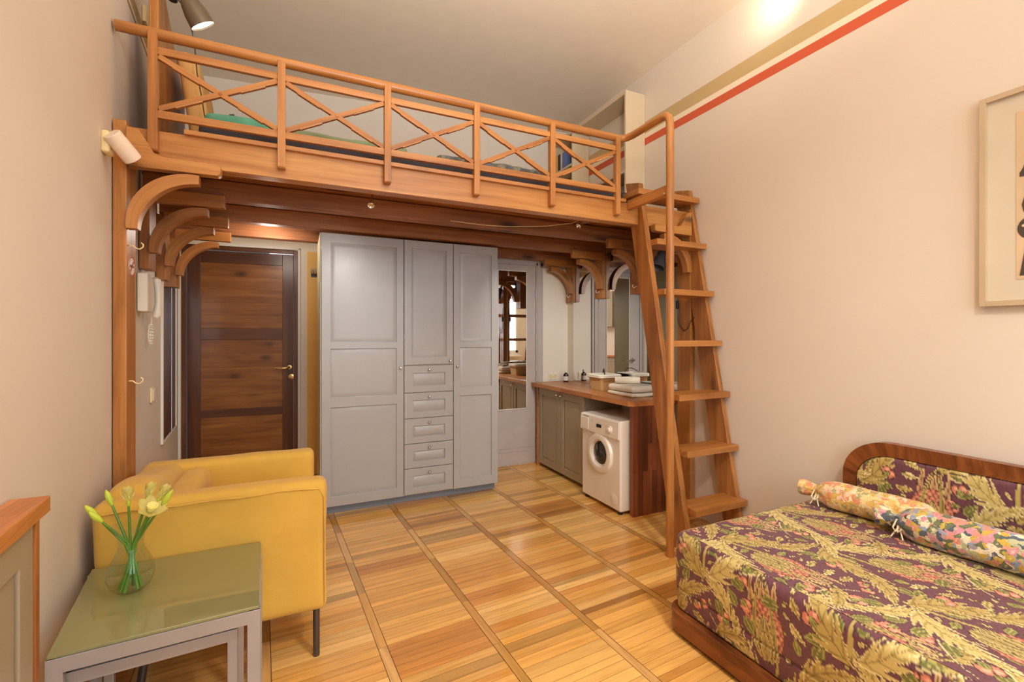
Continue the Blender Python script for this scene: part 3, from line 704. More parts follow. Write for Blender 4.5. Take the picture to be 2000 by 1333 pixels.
# alcove bits
sk = thing('socket_panel', 'white double socket panel low on the alcove wall behind the worktop', 'socket', (2.47, YB, 0.87))
one('plate', M['whiteplastic'], lambda bm: box(bm, (2.415, YB-0.010, 0.862), (2.520, YB-0.0005, 0.938), 0, 0.003), sk)
for q in (2.442, 2.493): one('socket_insert', M['cream'], lambda bm: lathe(bm, [(0, 0.003), (0.012, 0.003), (0.02, 0.004), (0.022, 0), (0, 0)], axis_to((q, YB-0.010, 0.90), (0, -1, 0)), 18), sk)
bt = thing('soap_bottle', 'small dark bottle with white label in the corner of the worktop', 'bottle', (2.545, 4.12, WT))
one('body', M['bottle'], lambda bm: lathe(bm, [(0, 0.001), (0.026, 0.001), (0.028, 0.006), (0.028, 0.07), (0.022, 0.086), (0.012, 0.092), (0.012, 0.10), (0, 0.10)], T((2.545, 4.12, WT)), 20), bt)
one('cap', M['whiteplastic'], lambda bm: lathe(bm, [(0, 0.099), (0.013, 0.099), (0.013, 0.122), (0.006, 0.124), (0, 0.124)], T((2.545, 4.12, WT)), 14), bt)
one('label', M['paper'], lambda bm: lathe(bm, [(0.0286, 0.015), (0.0286, 0.06)], T((2.545, 4.12, WT)), 20), bt)
bk = thing('wicker_basket', 'woven wicker basket with white cloth lining on the worktop', 'basket', (2.49, 3.39, WT))
def bsk(bm):
    t = nb(); rows = []
    for ins, k in [(0, 0), (0, 0.0)]+[(0, q/10) for q in range(1, 11)]+[(0.006, 1.0), (0.006, 0.2)]:
        e = 0.014*k-ins; x0, x1, y0, y1, r = 2.405-e, 2.59+e, 3.30-e, 3.48+e, 0.025; P = []
        for cx_, cy_, a0 in ((x1-r, y1-r, 0), (x0+r, y1-r, PI/2), (x0+r, y0+r, PI), (x1-r, y0+r, 3*PI/2)):
            for m_ in range(6): P.append((cx_+r*math.cos(a0+m_*PI/10), cy_+r*math.sin(a0+m_*PI/10)))
        rows.append([t.verts.new((p[0], p[1], WT+0.002+0.125*k)) for p in P])
    rows = rows[1:]; n_ = len(rows[0]); t.faces.new(rows[0][::-1]); t.faces.new(rows[-1])
    for A, B in zip(rows, rows[1:]):
        for q in range(n_): t.faces.new((A[q], A[(q+1) % n_], B[(q+1) % n_], B[q]))
    bmesh.ops.delete(t, geom=[v for v in t.verts if not v.link_faces], context='VERTS')
    emit_into(bm, t, 0)
one('body', M['wicker'], bsk, bk)
def ring_path(z, e, n=8):
    x0, x1, y0, y1, r = 2.405-e, 2.59+e, 3.30-e, 3.48+e, 0.03; P = []
    for cx_, cy_, a0 in ((x1-r, y1-r, 0), (x0+r, y1-r, PI/2), (x0+r, y0+r, PI), (x1-r, y0+r, 3*PI/2)):
        for k in range(n+1): P.append((cx_+r*math.cos(a0+k*PI/2/n), cy_+r*math.sin(a0+k*PI/2/n), z))
    return P+[P[0]]
one('lining', M['wicker_liner'], lambda bm: (tube(bm, ring_path(WT+0.130, 0.017), 0.011, 8), tube(bm, ring_path(WT+0.118, 0.020), 0.008, 8), soft(bm, (2.40, 3.295, WT+0.09), (2.595, 3.485, WT+0.138), 0.02, (8, 8, 2), 0.006, 18)), bk)
def twl(lo, hi, sag=0.0, n_=2):
    def f(bm):
        h = (hi[2]-lo[2])/n_
        for k in range(n_):
            soft(bm, (lo[0]+0.004*k, lo[1]+0.003*k, lo[2]+k*h+0.0005), (hi[0]-0.003*k, hi[1]-0.002*k, lo[2]+(k+1)*h-0.0005), h*0.48, (14, 10, 1), 0.0035, 9)
    return f
def towel(name, lo, hi, label, n_=1):
    o = one(name, M['towel'], twl(lo, hi, n_=n_)); return tag(o, label, 'towel', 'bath towels stacked on the worktop')
towel('bath_towel', (2.34, 2.82, WT+0.001), (2.63, 3.14, WT+0.030), 'thin folded cream towel at the bottom of the stack on the worktop')
towel('bath_towel', (2.35, 2.83, WT+0.033), (2.62, 3.15, WT+0.088), 'thick folded cream towel under the rolled towel on the worktop')
def roll(bm):
    Mx = T((2.46, 3.02, WT+0.118)) @ RZ(math.radians(-38))
    lathe(bm, [(0, -0.10), (0.012, -0.102), (0.015, -0.098), (0.022, -0.102), (0.027, -0.094), (0.029, 0), (0.028, 0.095), (0.02, 0.10), (0, 0.10)], Mx @ Matrix.Rotation(PI/2, 4, 'Y'), 20)
tag(one('rolled_towel', M['towel'], roll), 'small rolled cream towel lying on top of the folded stack', 'towel')
tag(one('headband', M['black'], lambda bm: tube(bm, [(2.46, 3.335, WT+0.142), (2.475, 3.36, WT+0.165), (2.50, 3.40, WT+0.185), (2.52, 3.43, WT+0.18), (2.53, 3.45, WT+0.155), (2.53, 3.455, WT+0.142)], [0.003, 0.005, 0.006, 0.006, 0.005, 0.003], 8, flat=0.6)), 'black curved headband standing up out of the basket lining', 'headband')

# ------------------------------------------------------------------ hooks, intercom, switch, hall mirror
def hook(name, base, d, label, group, mat='cream', s=1.0):
    d = Vector(d); side = Vector((0, 0, 1))
    P = [Vector(base), Vector(base)+d*0.02*s, Vector(base)+d*0.035*s-side*0.015*s, Vector(base)+d*0.055*s-side*0.02*s, Vector(base)+d*0.072*s-side*0.006*s, Vector(base)+d*0.074*s+side*0.012*s, Vector(base)+d*0.062*s+side*0.022*s]
    o = one(name, M[mat], lambda bm: tube(bm, P, 0.0042*s, 8)); tag(o, label, 'hook', group)
xs = lx(2.50)+0.0525
hook('coat_hook', (xs, 2.53, 1.728), (1, 0, 0), 'upper cream coat hook on the side of the left wall post, above the round sticker', 'coat hooks on the left wall post', s=0.68)
hook('coat_hook', (xs, 2.53, 1.133), (1, 0, 0), 'lower cream coat hook on the side of the left wall post, above the armchair back', 'coat hooks on the left wall post', s=0.66)
for y, where in ((3.05, 'nearest the ladder'), (3.58, 'in the middle'), (4.10, 'farthest back beside the alcove wall')):
    hook('towel_hook', (XR-0.0525, y+0.03, 1.752), (-1, 0, 0), 'small white hook low on the hanging wooden post '+where, 'hooks on the right hanging posts', 'whiteplastic', 0.62)
st = thing('round_sticker', 'round white no-smoking sticker with red rim on the left post', 'sticker', (xs, 2.56, 1.60))
SM = axis_to((xs+0.0005, 2.562, 1.640), (1, 0, 0))
one('disc', M['paper'], lambda bm: lathe(bm, [(0, 0.001), (0.046, 0.001), (0.046, 0), (0, 0)], SM, 28), st)
one('rim', M['red'], lambda bm: lathe(bm, [(0.038, 0.0011), (0.038, 0.0016), (0.045, 0.0016), (0.045, 0.0011)], SM, 28), st)
def nos(bm):
    box(bm, (xs+0.0016, 2.536, 1.635), (xs+0.0021, 2.588, 1.645), 1); 
one('cigarette_mark', M['black'], nos, st)
one('bar', M['red'], lambda bm: box(bm, (-0.036, -0.004, 0.0021), (0.036, 0.004, 0.0026), 0, 0, SM @ RZ(0.8)), st)
# intercom on the left wall
WA = math.atan(0.0888)
def LM(y, z=0): return T((lx(y), y, z)) @ RZ(WA)        # local +x out of the wall, +y along it away from the viewer
ic = thing('intercom', 'white wall intercom handset with coiled cord between post and hall mirror', 'intercom', (lx(3.15), 3.15, 1.45))
one('body', M['whiteplastic'], lambda bm: prism(bm, [(-0.10, 1.46), (-0.10, 1.665), (0.03, 1.665), (0.075, 1.62), (0.098, 1.565), (0.075, 1.50), (0.03, 1.46)], 0.004, 0.05, 'yz', 2, 0.005, LM(3.10)), ic)
one('handset', M['whiteplastic'], lambda bm: tube(bm, [(0.045, 0.17, 1.655), (0.052, 0.15, 1.65), (0.058, 0.15, 1.60), (0.06, 0.15, 1.52), (0.055, 0.15, 1.455), (0.045, 0.15, 1.44)], [0.018, 0.022, 0.017, 0.016, 0.022, 0.018], 12, Mx=LM(3.10)), ic)
one('cradle', M['black'], lambda bm: tube(bm, [(0.02, 0.09, 1.64), (0.03, 0.118, 1.58), (0.03, 0.122, 1.54), (0.02, 0.11, 1.49)], 0.010, 8, Mx=LM(3.10)), ic)
def coil(bm):
    P = []; n_ = 150
    for k in range(n_):
        t = k/(n_-1); a = t*2*PI
        cy_ = 0.16+0.035*math.sin(a); cz_ = 1.395-0.055+0.055*math.cos(a)
        if t < 0.0: pass
        P.append((0.025+0.007*math.cos(t*38*PI), cy_+0.007*math.sin(t*38*PI)*math.cos(a), cz_+0.007*math.sin(t*38*PI)*math.sin(a)))
    tube(bm, P, 0.0028, 6, Mx=LM(3.10)); tube(bm, [(0.03, 0.15, 1.44), (0.028, 0.155, 1.41), (0.025, 0.16, 1.395)], 0.004, 6, Mx=LM(3.10))
one('cord', M['whiteplastic'], coil, ic)
sw = thing('light_switch', 'cream double light switch on the left wall below the intercom', 'switch', (lx(3.40), 3.40, 1.0))
one('plate', M['cream'], lambda bm: box(bm, (0.001, -0.05, 0.93), (0.012, 0.05, 1.02), 1, 0.003, LM(3.44)), sw)
for q in (-0.022, 0.022): one('rocker', M['whiteplastic'], lambda bm: box(bm, (0.012, q-0.018, 0.94), (0.018, q+0.018, 1.01), 2, 0.002, LM(3.44)), sw)
hm = thing('hall_mirror', 'narrow tall mirror with white edge on the left wall reflecting the dark door', 'mirror', (lx(4.05), 4.05, 0.6))
one('mirror_frame', M['white_paint'], lambda bm: (box(bm, (0.001, -0.36, 0.600), (0.016, -0.335, 1.80), 2, 0.001, LM(4.14)), box(bm, (0.001, 0.33, 0.600), (0.016, 0.35, 1.80), 2, 0.001, LM(4.14)), box(bm, (0.001, -0.335, 1.785), (0.016, 0.33, 1.80), 1, 0.001, LM(4.14)), box(bm, (0.001, -0.335, 0.6), (0.016, 0.33, 0.612), 1, 0.001, LM(4.14))), hm)
one('glass', M['mirror'], lambda bm: box(bm, (0.002, -0.335, 0.612), (0.011, 0.33, 1.785), 2, 0, LM(4.14)), hm)

# sconce on the left wall by the post
sc_ = thing('wall_lamp', 'small wall lamp with cream base and frosted white cylinder shade on the left post', 'wall lamp', (lx(2.40), 2.40, 2.05))
one('base', M['cream'], lambda bm: soft(bm, (lx(2.38)+0.001, 2.335, 2.065), (lx(2.38)+0.030, 2.405, 2.155), 0.012, (2, 2, 2)), sc_)
one('arm', M['brass'], lambda bm: tube(bm, [(lx(2.38)+0.03, 2.37, 2.095), (lx(2.38)+0.075, 2.375, 2.088)], 0.004, 8), sc_)
SA = Vector((0.30, 0.40, -0.42)).normalized()
one('shade', M['sconce_shade'], lambda bm: lathe(bm, [(0, 0.002), (0.030, 0.0), (0.033, 0.003), (0.034, 0.10), (0.033, 0.112), (0.028, 0.114), (0, 0.112)], axis_to((lx(2.38)+0.040, 2.325, 2.137), SA), 28), sc_)

# under-loft chrome spots and their cable
def spot(loc, d, label, armfrom):
    s = thing('spotlight', label, 'spotlight', armfrom)
    one('bracket_arm', M['chrome'], lambda bm: tube(bm, [armfrom, loc], 0.006, 8), s)
    one('mount', M['darkmetal'], lambda bm: lathe(bm, [(0, 0), (0.016, 0), (0.016, 0.012), (0, 0.012)], T((armfrom[0], armfrom[1], armfrom[2]-0.004)), 14), s)
    one('head', M['chrome'], lambda bm: lathe(bm, [(0, -0.022), (0.014, -0.02), (0.018, -0.005), (0.020, 0.012), (0.017, 0.014), (0.012, 0.006), (0, 0.004)], axis_to(loc, d), 20), s)
spot((0.372, 2.68, 2.075), (-0.1, -0.5, -0.8), 'chrome spotlight hanging under the loft front beam above the wardrobe', (0.392, 2.70, 2.205))
spot((1.842, 2.80, 2.135), (-0.6, -0.1, -0.7), 'chrome spotlight on a long arm under the loft near the ladder', (1.995, 2.80, 2.205))
tag(one('spotlight_cable', M['cream'], lambda bm: tube(bm, [(0.95, 3.04, 2.125), (1.15, 2.96, 2.10), (1.35, 2.92, 2.098), (1.6, 2.86, 2.115), (1.80, 2.83, 2.15), (1.93, 2.82, 2.21)], 0.0022, 6)), 'thin pale cable sagging under the loft toward the long-armed spotlight', 'cable')
gs = thing('clamp_lamp', 'blue grey cone clamp lamp under the loft behind the ladder', 'lamp', (2.50, 2.66, 2.0))
one('shade', M['bluegrey'], lambda bm: lathe(bm, [(0.02, 0.0), (0.028, 0.0), (0.034, 0.05), (0.055, 0.12), (0.058, 0.15), (0.054, 0.15), (0.03, 0.05)], axis_to((2.535, 2.70, 1.985), (-0.35, -0.05, -0.75)), 24), gs)
one('stem', M['black'], lambda bm: tube(bm, [(2.535, 2.70, 1.985), (2.55, 2.70, 2.03), (2.56, 2.70, 2.10)], 0.012, 8), gs)
cs = thing('cord_switch', 'black inline cord switch hanging on the right wall post behind the ladder', 'switch', (2.60, 2.56, 1.55))
one('switch_body', M['black'], lambda bm: soft(bm, (2.588, 2.600, 1.535), (2.606, 2.622, 1.60), 0.006, (1, 1, 2)), cs)
one('cord', M['black'], lambda bm: tube(bm, [(2.60, 2.61, 1.60), (2.603, 2.612, 1.72)], 0.0025, 6), cs)
one('cord_loop', M['black'], lambda bm: tube(bm, [(2.60, 2.61, 1.535), (2.602, 2.605, 1.46), (2.603, 2.585, 1.40), (2.603, 2.55, 1.37), (2.603, 2.52, 1.385), (2.600, 2.49, 1.43), (2.62, 2.465, 1.47)], 0.0025, 6), cs)

# ------------------------------------------------------------------ armchair
ac = thing('armchair', 'low yellow slipcovered armchair with dark metal legs against the left wall', 'armchair', (-0.3, 2.38, 0))
AX0, AX1, AY0, AY1, AZ0, AZ1 = -0.640, 0.108, 2.050, 2.745, 0.192, 0.735
def taper(v):
    x, y, z = v; k = (z-AZ0)/(AZ1-AZ0)
    if x < -0.45: x -= 0.035*(k-0.4)*min(1, (-0.45-x)/0.15)
    x += 0.006*math.sin(z*14+y*5)*0.3
    return (x, y, z)
def near_arm(bm):
    soft(bm, (AX0, AY0, AZ0), (AX1, AY0+0.115, AZ1), 0.035, (30, 5, 20), 0.006, 3.2, taper)
one('near_arm', M['sofa'], near_arm, ac)
one('far_arm', M['sofa'], lambda bm: soft(bm, (AX0, AY1-0.115, AZ0), (AX1-0.03, AY1, AZ1-0.005), 0.035, (26, 5, 16), 0.006, 3.2, taper), ac)
def backf(v):
    x, y, z = v; k = (z-AZ0)/(AZ1-AZ0); x -= 0.03*(k-0.4)
    z += 0.016*math.sin((y-AY0)*9)*max(0, k-0.5)*2; return (x, y, z)
one('backrest', M['sofa'], lambda bm: soft(bm, (AX0+0.002, AY0+0.10, AZ0+0.03), (AX0+0.17, AY1-0.10, AZ1+0.012), 0.05, (6, 22, 18), 0.010, 4.5, backf), ac)
one('back_cushion', M['sofa'], lambda bm: soft(bm, (AX0+0.14, AY0+0.12, 0.40), (AX0+0.26, AY1-0.12, AZ1-0.035), 0.045, (5, 16, 10), 0.008, 5), ac)
one('seat_cushion', M['sofa'], lambda bm: soft(bm, (AX0+0.10, AY0+0.118, AZ0+0.01), (AX1-0.01, AY1-0.118, 0.42), 0.04, (16, 14, 5), 0.004, 5), ac)
one('piping', M['sofa'], lambda bm: (tube(bm, [(AX0+0.02, AY0-0.002, AZ1-0.03)]+[(AX0+0.04+i*0.066, AY0-0.004+0.003*math.sin(i), AZ1-0.028+0.003*math.sin(i*1.7)) for i in range(10)]+[(AX1-0.03, AY0-0.002, AZ1-0.035), (AX1-0.012, AY0+0.001, AZ1-0.07), (AX1-0.008, AY0+0.001, 0.5), (AX1-0.008, AY0+0.001, AZ0+0.03)], 0.0032, 6)), ac)
for (x, y, sx, sy) in ((0.068, 2.075, 0.0, 0.0), (-0.50, 2.09, -0.03, 0.0), (0.04, 2.70, 0.0, 0.0), (-0.52, 2.70, -0.03, 0.0)):
    one('leg', M['darkmetal'], lambda bm: tube(bm, [(x+sx, y+sy, 0.0), (x+sx, y+sy, 0.006), (x, y, 0.21)], [0.0125, 0.0135, 0.0135], 14), ac)

# ------------------------------------------------------------------ nest of side tables
TZ = 0.53
def tbl(cn, z, fr, leg, top, label, ins=0.0, group='nest of two glass side tables'):
    """cn: near-left, near-right, far-right, far-left corners (xy)"""
    P = [Vector(c).to_3d() for c in cn]; c0 = sum(P, Vector())/4
    t = thing('side_table', label, 'side table', (c0.x, c0.y, 0), group)
    def bar(bm, a, b, w_, z0, z1, nrm):
        d = (b-a).normalized(); n_ = Vector((-d.y, d.x, 0)); Mx = Matrix(((d.x, n_.x, 0, a.x), (d.y, n_.y, 0, a.y), (0, 0, 1, 0), (0, 0, 0, 1)))
        box(bm, (0, 0, z0), ((b-a).length, w_, z1), 0, 0.002, Mx)
    def frame(bm):
        for i in range(4): bar(bm, P[i], P[(i+1) % 4], leg, z-fr, z-0.001, None)
    one('frame', M['silver'], frame, t)
    ex = (P[1]-P[0]).normalized(); ey = (P[3]-P[0]).normalized()
    for p, sx, sy in ((P[0], 1, 1), (P[1], -1, 1), (P[2], -1, -1), (P[3], 1, -1)):
        a = p; b = p+ex*sx*leg; Mx = Matrix(((ex.x*sx, ey.x*sy, 0, p.x), (ex.y*sx, ey.y*sy, 0, p.y), (0, 0, 1, 0), (0, 0, 0, 1)))
        one('leg', M['silver'], lambda bm: (box(bm, (0, 0, 0), (leg, leg, z-fr+0.002), 2, 0.002, Mx), bmesh.ops.recalc_face_normals(bm, faces=bm.faces[:])), t)
    if top:
        def gl_(bm):
            Q = [p+(c0-p).normalized()*0.004 for p in P]
            prism(bm, [(q.x, q.y) for q in Q], z-0.0005, z+0.0085, 'xy', 0, 0.0012)
        one('glass_top', M['table_glass'], gl_, t)
    return t
tbl([(-0.572, 1.522), (-0.102, 1.548), (-0.131, 2.034), (-0.645, 2.036)], TZ-0.009, 0.040, 0.034, True, 'silver side table with green glass top holding the flower vase')
tbl([(-0.560, 1.565), (-0.165, 1.590), (-0.185, 1.985), (-0.590, 1.985)], TZ-0.075, 0.035, 0.026, False, 'smaller silver table nested under the glass-topped side table')

# ------------------------------------------------------------------ vase and daffodils
VC = Vector((-0.475, 1.805, TZ+0.001))
vs = thing('vase', 'round clear glass vase with flared rim on the green glass table', 'vase', VC)
outer = [(0, 0.0), (0.026, 0.0), (0.034, 0.004), (0.052, 0.022), (0.062, 0.048), (0.060, 0.075), (0.048, 0.104), (0.036, 0.130), (0.032, 0.150), (0.034, 0.172), (0.042, 0.195), (0.050, 0.210)]
inner = [(r-0.0022 if r > 0.01 else 0, z+(0.004 if i < 2 else 0.0)) for i, (r, z) in enumerate(outer)]
one('glass', M['vase_glass'], lambda bm: lathe(bm, outer+inner[::-1], T(VC), 36), vs)
one('water', M['water'], lambda bm: lathe(bm, [(0, 0.066), (0.0585, 0.066), (0.0585, 0.0655), (0, 0.0655)], T(VC), 30), vs)
def flower(kind, base, neck, tip, label, idx):
    f = thing('daffodil', label, 'flower', VC+Vector((0, 0, 0.01)), 'daffodils in the glass vase')
    base, neck, tip = Vector(base)+VC, Vector(neck)+VC, Vector(tip)+VC
    mid = (neck+tip)/2
    one('stem', M['stem'], lambda bm: tube(bm, [base, (base+neck)/2+Vector((0.002, 0, 0)), neck, mid, tip], [0.0042, 0.0042, 0.0040, 0.0038, 0.0034], 8), f)
    d = (tip-mid).normalized()
    if kind == 'bud':
        one('bud', M['bud'], lambda bm: lathe(bm, [(0, -0.004), (0.005, 0.0), (0.009, 0.016), (0.0085, 0.032), (0.004, 0.046), (0, 0.052)], axis_to(tip, d), 12), f)
    else:
        s = 1.35 if kind == 'open' else 1.05
        Mx = axis_to(tip, d if kind != 'open' else (d+Vector((0.15, -0.6, 0.25))).normalized())
        one('calyx', M['bud'], lambda bm: lathe(bm, [(0, -0.022), (0.0045, -0.018), (0.006, -0.006), (0.004, 0.004), (0, 0.004)], Mx, 10), f)
        for k in range(6):
            a = k*PI/3+(0.3 if k % 2 else 0.0)
            up = 0.45 if kind == 'open' else 1.15
            def pt(bm):
                t = nb(); rows = []
                for i in range(7):
                    q = i/6; wd = 0.013*s*math.sin(PI*min(1, 0.15+q*0.85))**0.8*(1 if q < 0.999 else 0)+0.0004
                    L_ = 0.036*s*q; x = L_*math.cos(up)*1.0; z = L_*math.sin(up)+0.004*q*q
                    rows.append([t.verts.new((x, -wd, z+0.003*q)), t.verts.new((x, 0, z-0.002*s)), t.verts.new((x, wd, z+0.003*q))])
                for A, B in zip(rows, rows[1:]):
                    for j in range(2): t.faces.new((A[j], A[j+1], B[j+1], B[j]))
                bmesh.ops.solidify(t, geom=t.faces[:], thickness=0.0007)
                emit_into(bm, t, 0, Mx @ RZ(a))
            one('petal', M['petal'], pt, f)
        one('trumpet', M['petal'], lambda bm: lathe(bm, [(0.004, 0.0), (0.007, 0.006), (0.0085, 0.014), (0.011, 0.021), (0.010, 0.021), (0.007, 0.013), (0.003, 0.002)], Mx @ Matrix.Scale(s, 4), 14), f)
flower('bud', (0.018, 0.012, 0.008), (-0.012, -0.004, 0.15), (-0.082, 0.0, 0.245), 'leftmost closed daffodil bud, drooping over the left side of the vase', 0)
flower('bud', (0.026, 0.0, 0.010), (-0.006, 0.003, 0.15), (-0.066, -0.018, 0.235), 'plump daffodil bud just inside the leftmost one', 1)
flower('bud', (0.020, -0.012, 0.008), (-0.008, 0.002, 0.15), (-0.052, 0.018, 0.272), 'slim upright green bud at the left of the bunch', 2)
flower('half', (0.0, 0.018, 0.008), (-0.003, 0.005, 0.15), (-0.008, 0.006, 0.285), 'half-open pale daffodil on the straight middle stem', 3)
flower('half', (-0.016, 0.012, 0.008), (0.006, 0.004, 0.15), (0.040, 0.012, 0.290), 'half-open daffodil pointing up behind the big open flower', 4)
flower('open', (-0.028, 0.0, 0.010), (0.010, -0.006, 0.15), (0.052, -0.018, 0.248), 'large fully open pale yellow daffodil', 5)
flower('half', (-0.022, -0.014, 0.008), (0.010, 0.0, 0.15), (0.072, 0.012, 0.280), 'half-open daffodil right of the big open flower', 6)
flower('bud', (-0.010, -0.022, 0.008), (0.012, 0.004, 0.15), (0.082, -0.004, 0.262), 'rightmost daffodil bud leaning to the right', 7)

# ------------------------------------------------------------------ narrow kitchen unit at the left edge
ku = thing('narrow_counter', 'narrow grey cabinet with thick wooden top along the left wall in the foreground', 'cabinet', (lx(1.0)+0.05, 1.0, 0))
KY = 1.520
def kx(y): return -0.559+(KY-y)*0.0888
one('counter_top', M['counterwood'], lambda bm: prism(bm, [(lx(KY)+0.003, KY), (kx(KY), KY), (kx(0.55), 0.55), (lx(0.55)+0.003, 0.55)], 0.895, 0.934, 'xy', 1, 0.002), ku)
one('end_board', M['edge_strip'], lambda bm: prism(bm, [(lx(1.512)+0.003, 1.512), (kx(1.512)-0.018, 1.512), (kx(1.49)-0.018, 1.488), (lx(1.49)+0.003, 1.488)], 0, 0.894, 'xy', 2, 0.001), ku)
KM = T((kx(1.487)-0.022, 1.487, 0)) @ RZ(WA) @ Matrix(((0, -1, 0, 0), (-1, 0, 0, 0), (0, 0, 1, 0), (0, 0, 0, 1)))
def kf(bm):
    panel_front(bm, 0.0, 0.46, 0.08, 0.888, 0, 0.018, [(0.075, 0.40, 0.15, 0.80)], Mx=KM)
    bmesh.ops.recalc_face_normals(bm, faces=bm.faces[:])
one('door', M['cab'], kf, ku)
one('door', M['cab'], lambda bm: (panel_front(bm, 0.464, 0.93, 0.08, 0.888, 0, 0.018, [(0.54, 0.86, 0.15, 0.80)], Mx=KM), bmesh.ops.recalc_face_normals(bm, faces=bm.faces[:])), ku)
one('carcass', M['cab'], lambda bm: box(bm, (0.0, 0.020, 0.0), (0.92, 0.045, 0.886), 0, 0, KM), ku)

# ------------------------------------------------------------------ daybed with printed cover
def make_tile():
    """woven print: violet ground, gold serrated leaves, pink scaled flower heads, twin berries, pale stems"""
    W, H, px = 0.46, 0.52, 0.002
    nx, ny = int(round(W/px)), int(round(H/px))
    Xg, Yg = np.meshgrid((np.arange(nx)+0.5)*px, (np.arange(ny)+0.5)*px)
    img = np.zeros((ny, nx, 3)); ground = np.array([106, 62, 74.])
    rs = np.random.RandomState(4)
    img[:] = ground+rs.normal(0, 4, (ny, nx, 1))
    GOLD = dict(col=(186, 162, 92), edge=(226, 208, 142), vein=(122, 102, 48))
    PALE = dict(col=(208, 188, 118), edge=(236, 222, 164), vein=(146, 126, 66))
    GREEN = dict(col=(112, 112, 54), edge=(160, 156, 84), vein=(186, 176, 108))
    def local(x0, y0, ang, curve=0.0):
        dx = (Xg-x0+W*2.5) % W-W/2; dy_ = (Yg-y0+H*2.5) % H-H/2
        t = dx*math.cos(ang)+dy_*math.sin(ang); s = -dx*math.sin(ang)+dy_*math.cos(ang)
        return t, s-curve*t*t
    def paint(mask, col, a=1.0): img[mask] = img[mask]*(1-a)+np.array(col, float)*a
    def leaf_(x0, y0, ang, ln, wd, curve=0.0, serr=0.0, nserr=7, col=(190, 166, 92), edge=(226, 208, 140), vein=(130, 112, 50)):
        t, s = local(x0, y0, ang, curve); q = t/ln; ok = (q > 0) & (q < 1); qq = np.clip(q, 0, 1)
        prof = wd*np.sin(PI*qq**0.75)**0.7; sh = qq
        if serr:
            sh = qq-np.abs(s)/ln*1.1                       # lobes sweep forward
            saw = 1-((np.clip(sh, 0, 1)*nserr) % 1.0); prof = prof*(1-serr*saw)
        m = ok & (np.abs(s) < prof)
        paint(ok & (np.abs(s) < prof+0.0022), (52, 28, 40), 0.85)
        paint(m, col); paint(m & (np.abs(s) > prof-0.0042), edge)
        paint(m & (np.abs(s) < 0.0015), vein)
        if serr: paint(m & (np.abs((((sh*nserr) % 1.0))-0.5) < 0.10) & (np.abs(s) < prof*0.8), vein, 0.6)
    def stem_(x0, y0, ang, ln, curve, wd=0.0035, col=(214, 198, 150)):
        t, s = local(x0, y0, ang, curve); m = (t > 0) & (t < ln)
        w_ = wd*(1.15-0.6*np.clip(t/ln, 0, 1))
        paint(m & (np.abs(s) < w_+0.0018), (52, 28, 40), 0.7); paint(m & (np.abs(s) < w_), col)
    def berry(x0, y0, ang, r=0.014, col=(214, 134, 110)):
        for k in (-1, 1):
            cx_ = x0+math.cos(ang+PI/2)*r*0.85*k; cy_ = y0+math.sin(ang+PI/2)*r*0.85*k
            t, s = local(cx_, cy_, ang); d = np.sqrt((t/1.25)**2+s**2)
            paint(d < r+0.002, (70, 34, 40)); paint(d < r, col)
            t2, s2 = local(cx_-0.003, cy_+0.004, ang); paint(np.sqrt(t2**2+s2**2) < r*0.5, (244, 190, 160), 0.8)
        leaf_(x0-math.cos(ang)*r*1.9, y0-math.sin(ang)*r*1.9, ang, r*2.1, r*0.8, **GREEN)
    def head(x0, y0, ang, R=0.078):
        for k in (-2.4, 2.4, -1.2, 1.2, 0):
            leaf_(x0-math.cos(ang)*R*0.4, y0-math.sin(ang)*R*0.4, ang+k*0.30, R*2.2, R*0.19, curve=-k*1.5, col=(184, 146, 104), edge=(216, 182, 130), vein=(118, 82, 58))
        t, s = local(x0, y0, ang); u = t/R; v = s/(R*0.80)
        m = (u**2+v**2 < 1)
        paint((u*0.96)**2+(v*0.96)**2 < 1, (92, 44, 40)); paint(m, (132, 70, 56))
        k1 = 0.021; row = np.floor(t/(k1*0.62)); off = (row % 2)*0.5
        cs = ((s/k1*1.15+off) % 1.0)-0.5; ct = (t/(k1*0.62)) % 1.0
        sc = (np.abs(cs) < 0.44*np.sqrt(np.clip(1-(ct-0.1)**2, 0, 1)))
        paint(m & sc, (194, 122, 100)); paint(m & sc & (np.abs(cs) < 0.2) & (ct > 0.25) & (ct < 0.7), (236, 170, 136), 0.8)
        for k in (-3, 3, -1.5, 1.5, 0):
            leaf_(x0-math.cos(ang)*R*1.2, y0-math.sin(ang)*R*1.2, ang+k*0.30, R*(2.0 if abs(k) > 2 else 1.55 if k else 1.1), R*0.24, curve=-k*2.6, col=(170, 150, 88), edge=(206, 188, 118), vein=(112, 92, 48))
    for (bx, by) in ((0.0, 0.0), (W/2, H/2)):
        f = 1 if bx == 0 else -1
        # small leaves first, filling the ground
        for (ax_, ay_, an) in ((0.12, 0.075, 0.5), (0.16, 0.12, 1.6), (0.09, 0.04, -0.5), (-0.10, 0.10, 2.4), (-0.075, 0.00, 3.4), (0.20, 0.02, 0.1), (0.04, -0.06, -1.2), (-0.04, 0.05, 2.0), (0.145, -0.06, -0.9), (-0.13, 0.20, 1.9), (0.115, 0.215, 0.9)):
            leaf_(bx+ax_*f, by+ay_, an if f > 0 else PI-an, 0.056, 0.0165, 0, 0, **GREEN)
        stem_(bx+0.10*f, by+0.04, PI/2+0.6*f, 0.17, -2.0*f, 0.003); stem_(bx+0.12*f, by+0.06, 0.3*f if f > 0 else PI-0.3, 0.12, 3.0*f, 0.003)
        stem_(bx-0.02*f, by-0.03, PI/2-0.12*f, 0.25, 0.9*f, 0.0055, (186, 166, 98))
        leaf_(bx-0.01*f, by-0.02, PI/2+1.05*f, 0.23, 0.062, -2.6*f, 0.66, 6, **GOLD)
